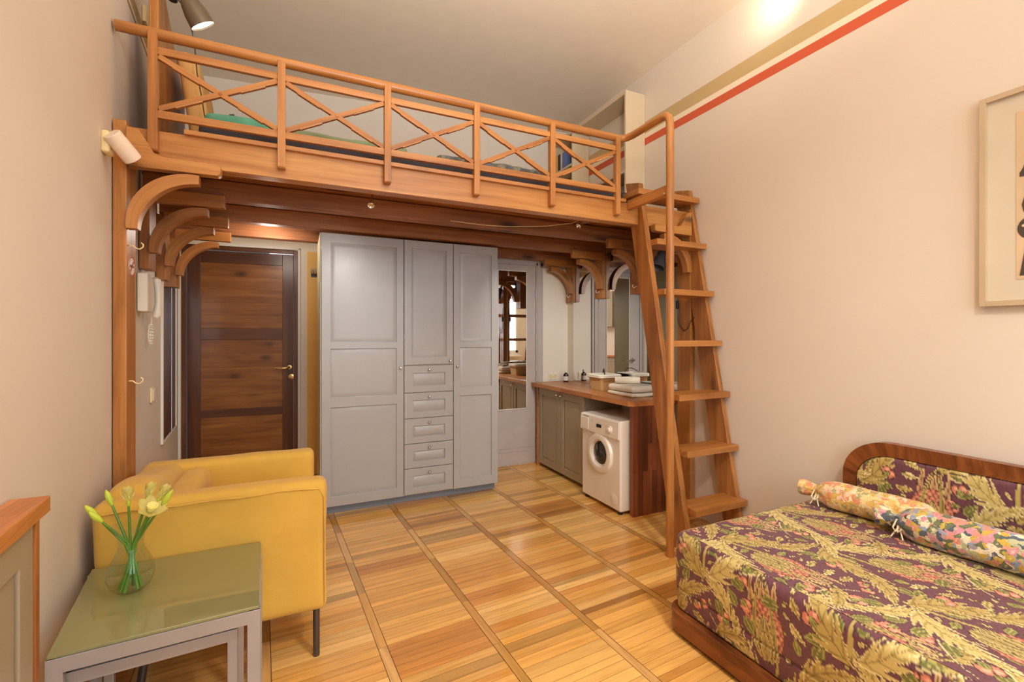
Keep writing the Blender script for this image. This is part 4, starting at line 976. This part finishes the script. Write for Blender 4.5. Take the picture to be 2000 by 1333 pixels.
        leaf_(bx+0.00*f, by+0.00, PI/2-1.15*f, 0.22, 0.056, 3.0*f, 0.66, 6, **PALE)
        leaf_(bx+0.14*f, by+0.17, PI/2-0.35*f, 0.17, 0.042, -3.4*f, 0.62, 5, **PALE)
        leaf_(bx-0.10*f, by+0.12, PI/2+0.45*f, 0.16, 0.040, 3.6*f, 0.62, 5, **GOLD)
        leaf_(bx+0.03*f, by+0.34, PI/2-0.9*f, 0.13, 0.034, -3.0*f, 0.6, 5, **GOLD)
        head(bx+0.02*f, by+0.20, PI/2-0.10*f)
        berry(bx+0.165*f, by+0.150, 0.7 if f > 0 else PI-0.7); berry(bx-0.115*f, by+0.045, 2.3 if f > 0 else PI-2.3, 0.013)
        berry(bx+0.15*f, by-0.025, -0.4 if f > 0 else PI+0.4, 0.012, (230, 146, 118)); berry(bx+0.10*f, by+0.30, 1.3, 0.012)
    # fill what is left of the ground with sprigs
    for rad, kind in ((0.026, 0), (0.019, 1), (0.013, 2)):
        for i_ in range(400):
            x0, y0 = rs.uniform(0, W), rs.uniform(0, H); t, s = local(x0, y0, 0.0); m = t*t+s*s < rad*rad
            if np.abs(img[m]-ground).max() > 24: continue
            a = rs.uniform(0, 2*PI); bx_, by_ = x0-math.cos(a)*rad, y0-math.sin(a)*rad
            if kind == 0: leaf_(bx_, by_, a, rad*2.2, rad*0.62, 6.0*rs.choice((-1, 1)), 0.6, 4, **(GOLD if rs.rand() < 0.5 else PALE))
            elif kind == 1 and rs.rand() < 0.6: leaf_(bx_, by_, a, rad*2.1, rad*0.6, 0, 0, **GREEN)
            elif kind == 1: berry(x0, y0, a, 0.0085, (226, 140, 112))
            else: leaf_(bx_, by_, a, rad*2.0, rad*0.36, 14.0*rs.choice((-1, 1)), 0, **GOLD)
    return img/255.0, W, H, px
TILE, TW, TH, TPX = make_tile()
def tile_at(u, v):
    u, v = u/1.22, v/1.22
    i = int((v % TH)/TPX) % TILE.shape[0]; j = int((u % TW)/TPX) % TILE.shape[1]
    c = TILE[i, j]; return tuple((x/12.92 if x <= 0.04045 else ((x+0.055)/1.055)**2.4) for x in c)+(1.0,)
M['print_cloth'] = attr_mat('violet leaf print cloth', 'print', 0.5, 0.12, 0.1, spec=0.5)
def printed(name, bm, parent, uvfn):
    o = obj(name, bm, M['print_cloth'], parent); me = o.data
    a = me.color_attributes.new('print', 'FLOAT_COLOR', 'POINT'); org = wloc(o)
    vals = np.empty((len(me.vertices), 4), np.float32)
    for i, v in enumerate(me.vertices): vals[i] = tile_at(*uvfn(v.co+org, v.normal))
    a.data.foreach_set('color', vals.ravel()); return o
bed = thing('daybed', 'daybed with violet leaf-print cover, dark wood base and rounded upholstered backrest', 'bed', (2.05, 0.75, 0))
BX0, BX1, BY0, BY1, BZ0, BZ1 = 1.548, 2.575, -0.45, 1.595, 0.112, 0.440
def bedcover():
    """closed skin: side band, rounded edge and top sheet with fine grid where it is seen"""
    bm = nb(); r = 0.035; rc = 0.07
    # perimeter path (clockwise seen from above) with rounded corners
    per = []
    st_ = 0.0042
    def line(a, b, s):
        n_ = max(1, int((Vector(b)-Vector(a)).length/s)); 
        for k in range(n_): q = k/n_; p = Vector(a).lerp(Vector(b), q); per.append((p.x, p.y))
    def arc(cx_, cy_, a0, a1, n_):
        for k in range(n_): a = a0+(a1-a0)*k/n_; per.append((cx_+rc*math.cos(a), cy_+rc*math.sin(a)))
    line((BX0, 0.30), (BX0, BY1-rc), st_); arc(BX0+rc, BY1-rc, PI, PI/2, 24)
    line((BX0+rc, BY1), (BX1-rc, BY1), 0.006); arc(BX1-rc, BY1-rc, PI/2, 0, 4)
    line((BX1, BY1-rc), (BX1, BY0+rc), 0.03); arc(BX1-rc, BY0+rc, 0, -PI/2, 4); line((BX1-rc, BY0), (BX0+rc, BY0), 0.03); arc(BX0+rc, BY0+rc, -PI/2, -PI, 4)
    line((BX0, BY0+rc), (BX0, 0.30), 0.01)
    n_ = len(per); c = Vector(((BX0+BX1)/2, (BY0+BY1)/2))
    nr = []
    for i in range(n_):
        a = Vector(per[i-1]); b = Vector(per[(i+1) % n_]); d = (b-a).normalized(); nr.append(Vector((d.y, -d.x)) * -1)
    prof = []; k = 0
    z = BZ0
    while z < BZ1-r: prof.append((0.0, z, (z-BZ0))); z += 0.0045
    base_s = BZ1-r-BZ0
    for q in range(9): a = q/8*PI/2; prof.append((r*(1-math.cos(a)), BZ1-r+r*math.sin(a), base_s+r*a))
    uvl = {}
    rows = []
    s_acc = [0]
    for i in range(1, n_): s_acc.append(s_acc[-1]+(Vector(per[i])-Vector(per[i-1])).length)
    for (ins, z, sv) in prof:
        row = []
        for i in range(n_):
            p = Vector(per[i]); bulge = 0.010*math.sin(min(1, (z-BZ0)/(BZ1-BZ0))*PI) - (0.006 if abs(z-0.205) < 0.004 else 0)
            wob = 0.004*noise.noise(Vector((p.x*6, p.y*6, z*5)))
            q = p+nr[i]*(bulge+wob-ins); v = bm.verts.new((q.x, q.y, z)); row.append(v); uvl[v] = (s_acc[i], sv)
        rows.append(row)
    # nr points outward?
    for A, B in zip(rows, rows[1:]):
        for i in range(n_):
            j = (i+1) % n_; bm.faces.new((A[i], A[j], B[j], B[i]))
    top = rows[-1]; edge_ct = len(bm.verts)
    bm.faces.new([v for v in rows[0]][::-1])
    # top sheet as its own fine grid slightly overlapping the edge ring
    gx = np.arange(BX0+r-0.002, BX1-r+0.006, 0.0048); gy = list(np.arange(BY0+r, 0.28, 0.012))+list(np.arange(0.28, BY1-r+0.005, 0.0048))
    G = []
    inset = rc-r
    for y in gy:
        rr = []
        for x in gx:
            X_, Y_ = x, y
            # round the far corners
            cxx, cyy = BX0+rc, BY1-rc
            if x < cxx and y > cyy:
                d = Vector((x-cxx, y-cyy)); m_ = max(abs(d.x), abs(d.y)); 
                if d.length > 1e-6: d = d.normalized()*m_; X_, Y_ = cxx+d.x, cyy+d.y
            zz = BZ1+0.0008+0.0035*noise.noise(Vector((x*3, y*3, 0)))*min(1, (x-BX0)*8)*min(1, max(0, (BY1-y))*8)
            v = bm.verts.new((X_, Y_, zz)); uvl[v] = None; rr.append(v)
        G.append(rr)
    for A, B in zip(G, G[1:]):
        for i in range(len(A)-1): bm.faces.new((A[i], A[i+1], B[i+1], B[i]))
    return bm
bmc = bedcover()
def bed_uv(p, nrm):
    if nrm.z > 0.8: return (p.x*0.97+p.y*0.25, -p.y*0.97+p.x*0.25)
    if abs(nrm.y) > 0.75 and p.y > 1: return (p.x+0.2, p.z)
    return (p.y+0.02, p.z-0.02+max(0, p.x-BX0))
printed('cover', bmc, bed, bed_uv)
def rrect(x0, x1, y0, y1, r, n_=8):
    P = []
    for cx_, cy_, a0 in ((x1-r, y1-r, 0), (x0+r, y1-r, PI/2), (x0+r, y0+r, PI), (x1-r, y0+r, 3*PI/2)):
        for k in range(n_+1): P.append((cx_+r*math.cos(a0+k*PI/2/n_), cy_+r*math.sin(a0+k*PI/2/n_)))
    return P
one('base_frame', M['walnut'], lambda bm: prism(bm, rrect(1.518, 2.59, -0.5, 1.612, 0.085), 0.018, 0.106, 'xy', 1, 0.004), bed)
one('plinth', M['base_wood'], lambda bm: prism(bm, rrect(1.54, 2.56, -0.46, 1.59, 0.08), 0.0, 0.018, 'xy', 1), bed)
def back_outline(y_end, zt_, r, y_far=-0.48, zb=0.10, n_=14):
    P = [(y_far, zb), (y_far, zt_)]
    for k in range(n_+1): a = PI/2-k*PI/2/n_; P.append((y_end-r+r*math.cos(a), zt_-r*0.9+r*0.9*math.sin(a)))
    P.append((y_end, zb)); return P
def backframe(bm):
    O = back_outline(1.452, 0.808, 0.215); I = back_outline(1.392, 0.745, 0.165, -0.42)
    I = [(max(-0.42, y), max(0.16, z)) for y, z in I]
    t = nb(); n_ = len(O); A = [t.verts.new((2.600, y, z)) for y, z in O]; B = [t.verts.new((2.650, y, z)) for y, z in O]
    a2 = [t.verts.new((2.600, y, z)) for y, z in I]; b2 = [t.verts.new((2.625, y, z)) for y, z in I]
    L = t.loops.layers.uv['UVMap']; s = 0
    for i in range(n_):
        j = (i+1) % n_; ds = (Vector(O[i])-Vector(O[j])).length
        for q, w0 in (((A[i], A[j], a2[j], a2[i]), 0.0), ((A[j], A[i], B[i], B[j]), 0.07), ((a2[i], a2[j], b2[j], b2[i]), 0.14)):
            f = t.faces.new(q)
            for lp in f.loops:
                first = lp.vert in (A[i], a2[i], B[i], b2[i]); far = lp.vert in (a2[i], a2[j], B[i], B[j], b2[i], b2[j])
                lp[L].uv = (0 if far else 0.06, s if first else s+ds); lp[L].uv = (lp[L].uv[0]+w0, lp[L].uv[1])
        s += ds
    t.faces.new(B[::-1]); t.faces.new(b2)
    bmesh.ops.recalc_face_normals(t, faces=t.faces[:]); emit_into(bm, t, 0, None, uv=False)
one('backrest_frame', M['walnut'], backframe, bed)
def backpad():
    bm = nb(); st_ = 0.0048
    ys = np.arange(0.25, 1.396, st_); G = []
    r = 0.165; zt_ = 0.745
    for y in ys:
        col_ = []
        top = zt_
        if y > 1.392-r: top = zt_-r*0.9+r*0.9*math.sqrt(max(0, 1-((y-(1.392-r))/r)**2))
        m_ = 70
        for k in range(m_):
            z = 0.30+(top-0.30)*k/(m_-1); e = min(1, (top-z)/0.03, (1.392-y)/0.03); e = max(0, e)
            x = 2.612-0.016*math.sqrt(1-(1-e)**2)
            col_.append(bm.verts.new((x, y, z)))
        G.append(col_)
    for A, B in zip(G, G[1:]):
        for i in range(len(A)-1): bm.faces.new((A[i], B[i], B[i+1], A[i+1]))
    # rest of the pad, outside the picture
    box(bm, (2.598, -0.41, 0.30), (2.612, 0.25, 0.744), 1)
    return bm
printed('backrest_pad', backpad(), bed, lambda p, n_: (p.y*1.0+0.30, p.z+0.02))

def bolster(label, mat, p0, p1, R, tie_at, seed):
    p0 = Vector(p0); p1 = Vector(p1); d = (p1-p0); ln = d.length
    b = thing('bolster', label, 'bolster', ((p0.x+p1.x)/2, (p0.y+p1.y)/2, BZ1), 'floral bolsters on the daybed')
    Mx = axis_to(p0, d)
    def body(bm):
        n_ = 46; t = nb(); rings = []; seg = 40
        for i in range(n_+1):
            s = ln*i/n_; 
            def prof(s):
                if s < tie_at: q = s/tie_at; return R*(0.58-0.30*q**2) if q < 0.97 else R*0.27
                q = min(1, (s-tie_at)/0.10); return R*(0.27+0.73*math.sqrt(max(0, 1-(1-q)**2)))
            r_ = prof(s)
            if s > ln-0.08: q = (s-(ln-0.08))/0.08; r_ *= math.sqrt(max(0.02, 1-q*q*0.9))
            ring = []
            for k in range(seg):
                a = 2*PI*k/seg; cr = 1+0.10*math.sin(a*7+seed)*math.exp(-abs(s-tie_at)/0.05)+0.05*noise.noise(Vector((math.cos(a)*2, math.sin(a)*2, s*9+seed)))
                rr = r_*cr; ring.append(t.verts.new((rr*math.cos(a), rr*math.sin(a), s)))
            rings.append(ring)
        for A, B in zip(rings, rings[1:]):
            for k in range(seg): t.faces.new((A[k], A[(k+1) % seg], B[(k+1) % seg], B[k]))
        t.faces.new(rings[0][::-1]); t.faces.new(rings[-1])
        emit_into(bm, t, 2, Mx)
        # keep the underside above the cover
        for v in bm.verts: 
            if v.co.z < BZ1+0.006: v.co.z = BZ1+0.006+(v.co.z-BZ1-0.006)*0.02
    one('body', mat, body, b)
    def tie(bm):
        rr = R*0.36; P = [(rr*math.cos(2*PI*k/16), rr*math.sin(2*PI*k/16), tie_at) for k in range(17)]
        tube(bm, P, 0.005, 8, Mx=Mx, caps=False)
        o = Mx @ Vector((0, 0, tie_at)); f = o+Vector((-rr*0.85, -0.012, 0.008))
        zb = BZ1+0.007
        for sx in (-1, 1):
            tube(bm, [f, f+Vector((-0.012, sx*0.010, 0.004)), Vector((f.x-0.030, f.y+sx*0.016, max(zb, f.z-0.030))), Vector((f.x-0.034, f.y+sx*0.004, max(zb, f.z-0.044))), Vector((f.x-0.022, f.y-sx*0.002, max(zb, f.z-0.026))), f], 0.0034, 8)
            tube(bm, [f, Vector((f.x-0.018, f.y+sx*0.004, max(zb, f.z-0.03))), Vector((f.x-0.032, f.y+sx*0.022, zb))], 0.003, 8)
    one('tie', M['tie'], tie, b)
bolster('warm orange and cream floral bolster lying farther back against the backrest', M['bolster_warm'], (2.49, 1.600, BZ1+0.070), (2.540, 1.02, BZ1+0.074), 0.070, 0.085, 1.0)
bolster('multicolour floral bolster with blue and pink blooms lying in front', M['bolster_cool'], (2.418, 1.200, BZ1+0.070), (2.465, 0.35, BZ1+0.080), 0.074, 0.085, 4.0)

# ------------------------------------------------------------------ framed print
pf = thing('framed_print', 'pale framed print of a dark figure on the right wall above the daybed', 'picture', (XR, 0.45, 1.45))
PY1, PY0, PZ0, PZ1 = 0.930, 0.02, 1.455, 2.335
def pfr(bm):
    w_ = 0.022; x0, x1 = 2.630, 2.656
    box(bm, (x0, PY0+w_, PZ0), (x1, PY1-w_, PZ0+w_), 1, 0.001); box(bm, (x0, PY0+w_, PZ1-w_), (x1, PY1-w_, PZ1), 1, 0.001)
    box(bm, (x0, PY1-w_, PZ0), (x1, PY1, PZ1), 2, 0.002); box(bm, (x0, PY0, PZ0), (x1, PY0+w_, PZ1), 2, 0.002)
one('frame', M['wallframe'], pfr, pf)
one('passepartout', M['mat'], lambda bm: box(bm, (2.646, PY0+0.02, PZ0+0.02), (2.652, PY1-0.02, PZ1-0.02), 2), pf)
one('print_sheet', M['print'], lambda bm: box(bm, (2.6445, 0.13, 1.560), (2.6465, 0.822, 2.240), 2), pf)
def ink(bm):
    X0, X1 = 2.6432, 2.6442
    prism(bm, [(0.812, 1.975), (0.812, 1.990), (0.802, 2.010), (0.79, 2.06), (0.74, 2.12), (0.66, 2.13), (0.60, 2.06), (0.60, 1.98), (0.70, 1.965)], X0, X1, 'yz', 2)
    prism(bm, [(0.812, 1.575), (0.800, 1.66), (0.79, 1.78), (0.60, 1.80), (0.56, 1.575)], X0, X1, 'yz', 2)
    prism(bm, [(0.812+0.0*math.cos(a), 0) for a in ()] or [(0.775+0.043*math.cos(k*PI/12), 1.765+0.047*math.sin(k*PI/12)) for k in range(24)], X0-0.0004, X1, 'yz', 2)
    prism(bm, [(0.800, 1.83), (0.806, 1.86), (0.797, 1.90), (0.78, 1.93), (0.70, 1.95), (0.66, 1.82)], X0, X1, 'yz', 2)
one('printed_figure', M['ink'], ink, pf)
one('printed_spots', M['print'], lambda bm: [lathe(bm, [(0, 0.001), (0.006, 0.001), (0.006, 0), (0, 0)], axis_to((2.6426, y, z), (-1, 0, 0)), 8) for y, z in ((0.80, 1.775), (0.785, 1.745), (0.79, 1.80))], pf)

# ------------------------------------------------------------------ things up on the loft
lm = thing('loft_mattress', 'low dark mattress lying on the loft deck behind the railing', 'mattress', (0.8, 3.3, 2.247))
one('mattress_body', M['mattress'], lambda bm: soft(bm, (-0.45, 2.70, 2.2475), (2.30, 4.0, 2.395), 0.03, (8, 6, 2)), lm)
lp = thing('reading_lamp', 'taupe metal reading lamp with lit bulb above the left end of the loft railing', 'lamp', (-0.50, 2.9, 3.0))
LD = Vector((0.516, 0.278, -0.85)).normalized()
hc = Vector((-0.452, 2.86, 2.955))
one('shade', M['taupe_metal'], lambda bm: lathe(bm, [(0.0, -0.19), (0.022, -0.19), (0.027, -0.17), (0.030, -0.14), (0.045, -0.105), (0.056, -0.06), (0.0605, 0.0), (0.0585, 0.0), (0.056, -0.055), (0.03, -0.12), (0, -0.13)], axis_to(hc, LD), 32), lp)
one('bulb', M['lamp_white'], lambda bm: lathe(bm, [(0, -0.008), (0.0575, -0.008), (0.0575, -0.014), (0, -0.05)], axis_to(hc, LD), 28), lp)
one('wall_arm', M['taupe_metal'], lambda bm: tube(bm, [(hc-LD*0.185), (-0.60, 2.86, 3.2), (-0.65, 2.90, 3.24), (-0.70, 2.92, 3.24)], 0.008, 8), lp)
one('socket', M['black'], lambda bm: lathe(bm, [(0, 0), (0.020, 0), (0.022, 0.05), (0, 0.05)], T((-0.594, 2.92, 3.085)), 14), lp)
one('cord', M['black'], lambda bm: tube(bm, [(-0.58, 2.91, 3.10), (-0.555, 2.90, 3.07), (-0.525, 2.90, 3.0), (-0.505, 2.90, 2.93), (-0.495, 2.90, 2.85), (-0.485, 2.90, 2.72), (-0.462, 2.90, 2.58), (-0.452, 2.90, 2.50)], 0.0028, 6), lp)
hb = thing('headboard', 'wide honey pine headboard panel standing at the left end of the loft', 'headboard', (-0.64, 2.9, 2.247))
one('panel', M['pine'], lambda bm: prism(bm, [(2.80, 2.2475), (2.80, 3.46), (2.835, 3.46), (2.90, 3.12), (3.07, 2.99), (3.13, 2.93), (3.22, 2.86), (3.38, 2.78), (3.40, 2.2475)], -0.668, -0.628, 'yz', 2, 0.004), hb)
one('edge_cap', M['doorstile'], lambda bm: tube(bm, [(-0.648, 2.845, 3.44), (-0.648, 2.91, 3.12), (-0.648, 3.08, 2.99), (-0.648, 3.14, 2.93), (-0.648, 3.23, 2.86), (-0.648, 3.39, 2.78), (-0.648, 3.41, 2.27)], 0.012, 8), hb)
tag(one('slanted_cushion', M['tan_cushion'], lambda bm: soft(bm, (-0.60, 2.95, 2.40), (-0.50, 3.45, 2.86), 0.04, (3, 8, 8), 0.004, 5, lambda v: (v.x+(2.86-v.z)*0.16, v.y, v.z))), 'tan padded cushion leaning against the loft headboard', 'cushion')
tag(one('pillow', M['green_cloth'], lambda bm: soft(bm, (-0.45, 2.80, 2.398), (-0.10, 3.15, 2.502), 0.045, (10, 8, 2), 0.008, 7)), 'mint green pillow on the loft mattress at the left', 'pillow')
tag(one('folded_blanket', M['greenblue'], lambda bm: soft(bm, (-0.05, 2.78, 2.398), (0.60, 3.15, 2.470), 0.022, (14, 8, 2), 0.006, 7)), 'flat green and beige folded blanket on the loft mattress, right of the mint pillow', 'blanket')
tag(one('rumpled_blanket', M['blanket_grey'], lambda bm: soft(bm, (0.80, 2.80, 2.412), (1.66, 3.2, 2.492), 0.035, (24, 10, 2), 0.014, 9)), 'rumpled grey patterned blanket toward the right end of the loft', 'blanket')
tag(one('clip_lamp', M['black'], lambda bm: (box(bm, (-0.405, 2.95, 2.51), (-0.33, 2.99, 2.525), 0, 0.003), prism(bm, [(-0.36, 2.525), (-0.345, 2.555), (-0.322, 2.56), (-0.315, 2.525)], 2.95, 2.99, 'xz', 0))), 'small black clip on top of the mint pillow', 'clip')
tag(one('wall_socket', M['cream'], lambda bm: box(bm, (0.001, -0.045, 3.075), (0.02, 0.045, 3.165), 1, 0.004, LM(3.2))), 'small cream wall box high on the left wall above the railing', 'socket')
# shelf unit on the loft
sh = thing('shelf_unit', 'shallow cream open shelf unit standing on the loft against the right wall', 'shelf', (2.56, 3.6, 2.247))
one('end_panel', M['shelfwhite'], lambda bm: box(bm, (2.456, 3.04, 2.2475), (2.658, 3.058, 3.372), 2, 0.001), sh)
one('end_panel', M['shelfwhite'], lambda bm: box(bm, (2.456, 4.235, 2.2475), (2.658, 4.253, 3.372), 2, 0.001), sh)
one('divider', M['shelfwhite'], lambda bm: box(bm, (2.46, 3.86, 2.716), (2.656, 3.876, 3.342), 2, 0.001), sh)
one('shelf_board', M['shelfwhite'], lambda bm: box(bm, (2.456, 3.059, 3.342), (2.658, 4.234, 3.372), 1, 0.001), sh)
one('shelf_board', M['shelfwhite'], lambda bm: box(bm, (2.456, 3.059, 2.690), (2.658, 4.234, 2.715), 1, 0.001), sh)
one('shelf_board', M['shelfwhite'], lambda bm: box(bm, (2.456, 3.877, 3.030), (2.658, 4.234, 3.050), 1, 0.001), sh)
bc = [((70, 60, 44), 'dark brown book with cream edge, leftmost on the loft shelf'), ((226, 176, 96), 'orange-yellow book on the loft shelf'), ((40, 36, 40), 'black book next to the orange-yellow one on the loft shelf'), ((214, 206, 190), 'white-spined book on the loft shelf'), ((96, 116, 170), 'blue and white book, nearest the ladder on the loft shelf')]
yy = 4.225
for i, (c, lab) in enumerate(bc):
    t_ = (0.03, 0.05, 0.05, 0.03, 0.05)[i]; b = thing('book', lab, 'book', (2.53, yy-t_/2, 3.0505), 'books on the loft shelf')
    m_ = plain('book cover %d' % i, c, 0.6); hh = (0.16, 0.175, 0.17, 0.18, 0.165)[i]
    one('cover', m_, lambda bm: (box(bm, (2.465, yy-t_, 3.0505), (2.60, yy-t_+0.003, 3.05+hh), 2), box(bm, (2.465, yy-0.003, 3.0505), (2.60, yy, 3.05+hh), 2), box(bm, (2.462, yy-t_, 3.0505), (2.466, yy, 3.05+hh), 2)), b)
    one('pages', M['paper'], lambda bm: box(bm, (2.468, yy-t_+0.0035, 3.053), (2.597, yy-0.0035, 3.046+hh), 2), b)
    yy -= t_+0.002

# lamps out of the picture: added uplighter and ceiling spot, and the wall washer
cl = thing('added_uplighter', 'added opal bowl uplighter hanging above the viewer, outside the picture', 'pendant lamp', (0.7, 0.35, 2.36))
one('bowl', M['white_paint'], lambda bm: lathe(bm, [(0, 0), (0.08, 0.005), (0.14, 0.03), (0.17, 0.06), (0.165, 0.06), (0.135, 0.036), (0.07, 0.012), (0, 0.008)], T((0.7, 0.35, 2.33)), 28), cl)
one('suspension_rod', M['brass'], lambda bm: tube(bm, [(0.86, 0.35, 2.385), (0.86, 0.35, ZC-0.001)], 0.004, 8), cl)
dl = thing('added_spotlight', 'added round white ceiling spotlight above the viewer, outside the picture', 'ceiling lamp', (1.15, -0.35, 3.15))
one('housing', M['white_paint'], lambda bm: lathe(bm, [(0.075, 0.0), (0.08, 0.0), (0.08, 0.12), (0.02, 0.14), (0.012, 0.4), (0, 0.4), (0, 0.13), (0.07, 0.11)], T((1.15, -0.35, 3.149)), 24), dl)
wl = thing('wall_washer', 'small brass uplight close to the ceiling at the right wall', 'wall lamp', (2.62, 1.80, 3.30))
one('bracket_arm', M['brass'], lambda bm: tube(bm, [(2.655, 1.72, 3.44), (2.60, 1.72, 3.48), (2.53, 1.76, 3.49)], 0.006, 8), wl)

# kitchen wall unit and oven on the left wall beside the viewer (seen only in the mirrors)
kw = thing('kitchen_wall_unit', 'grey kitchen wall cabinet on the left wall seen only in the mirrors', 'cabinet', (lx(0.5)+0.06, 0.5, 1.45))
one('carcass', M['cab'], lambda bm: box(bm, (0.003, -0.35, 1.52), (0.10, 0.42, 2.25), 2, 0.002, LM(0.5)), kw)
one('door', M['cab'], lambda bm: box(bm, (0.101, -0.345, 1.525), (0.115, 0.03, 2.245), 2, 0.003, LM(0.5)), kw)
one('door', M['cab'], lambda bm: box(bm, (0.101, 0.036, 1.525), (0.115, 0.415, 2.245), 2, 0.003, LM(0.5)), kw)
ov = thing('oven', 'steel fronted oven low on the left wall seen only in the mirrors', 'oven', (lx(0.3)+0.05, 0.3, 0.0))
one('body', M['silver'], lambda bm: box(bm, (0.003, -0.28, 0.1), (0.07, 0.22, 0.89), 2, 0.002, LM(0.3)), ov)
one('oven_door', M['black'], lambda bm: box(bm, (0.071, -0.24, 0.2), (0.078, 0.18, 0.62), 1, 0.002, LM(0.3)), ov)
one('handle', M['nickel'], lambda bm: tube(bm, [(0.072, -0.2, 0.68), (0.1, -0.2, 0.68), (0.1, 0.14, 0.68), (0.072, 0.14, 0.68)], 0.007, 8, Mx=LM(0.3)), ov)
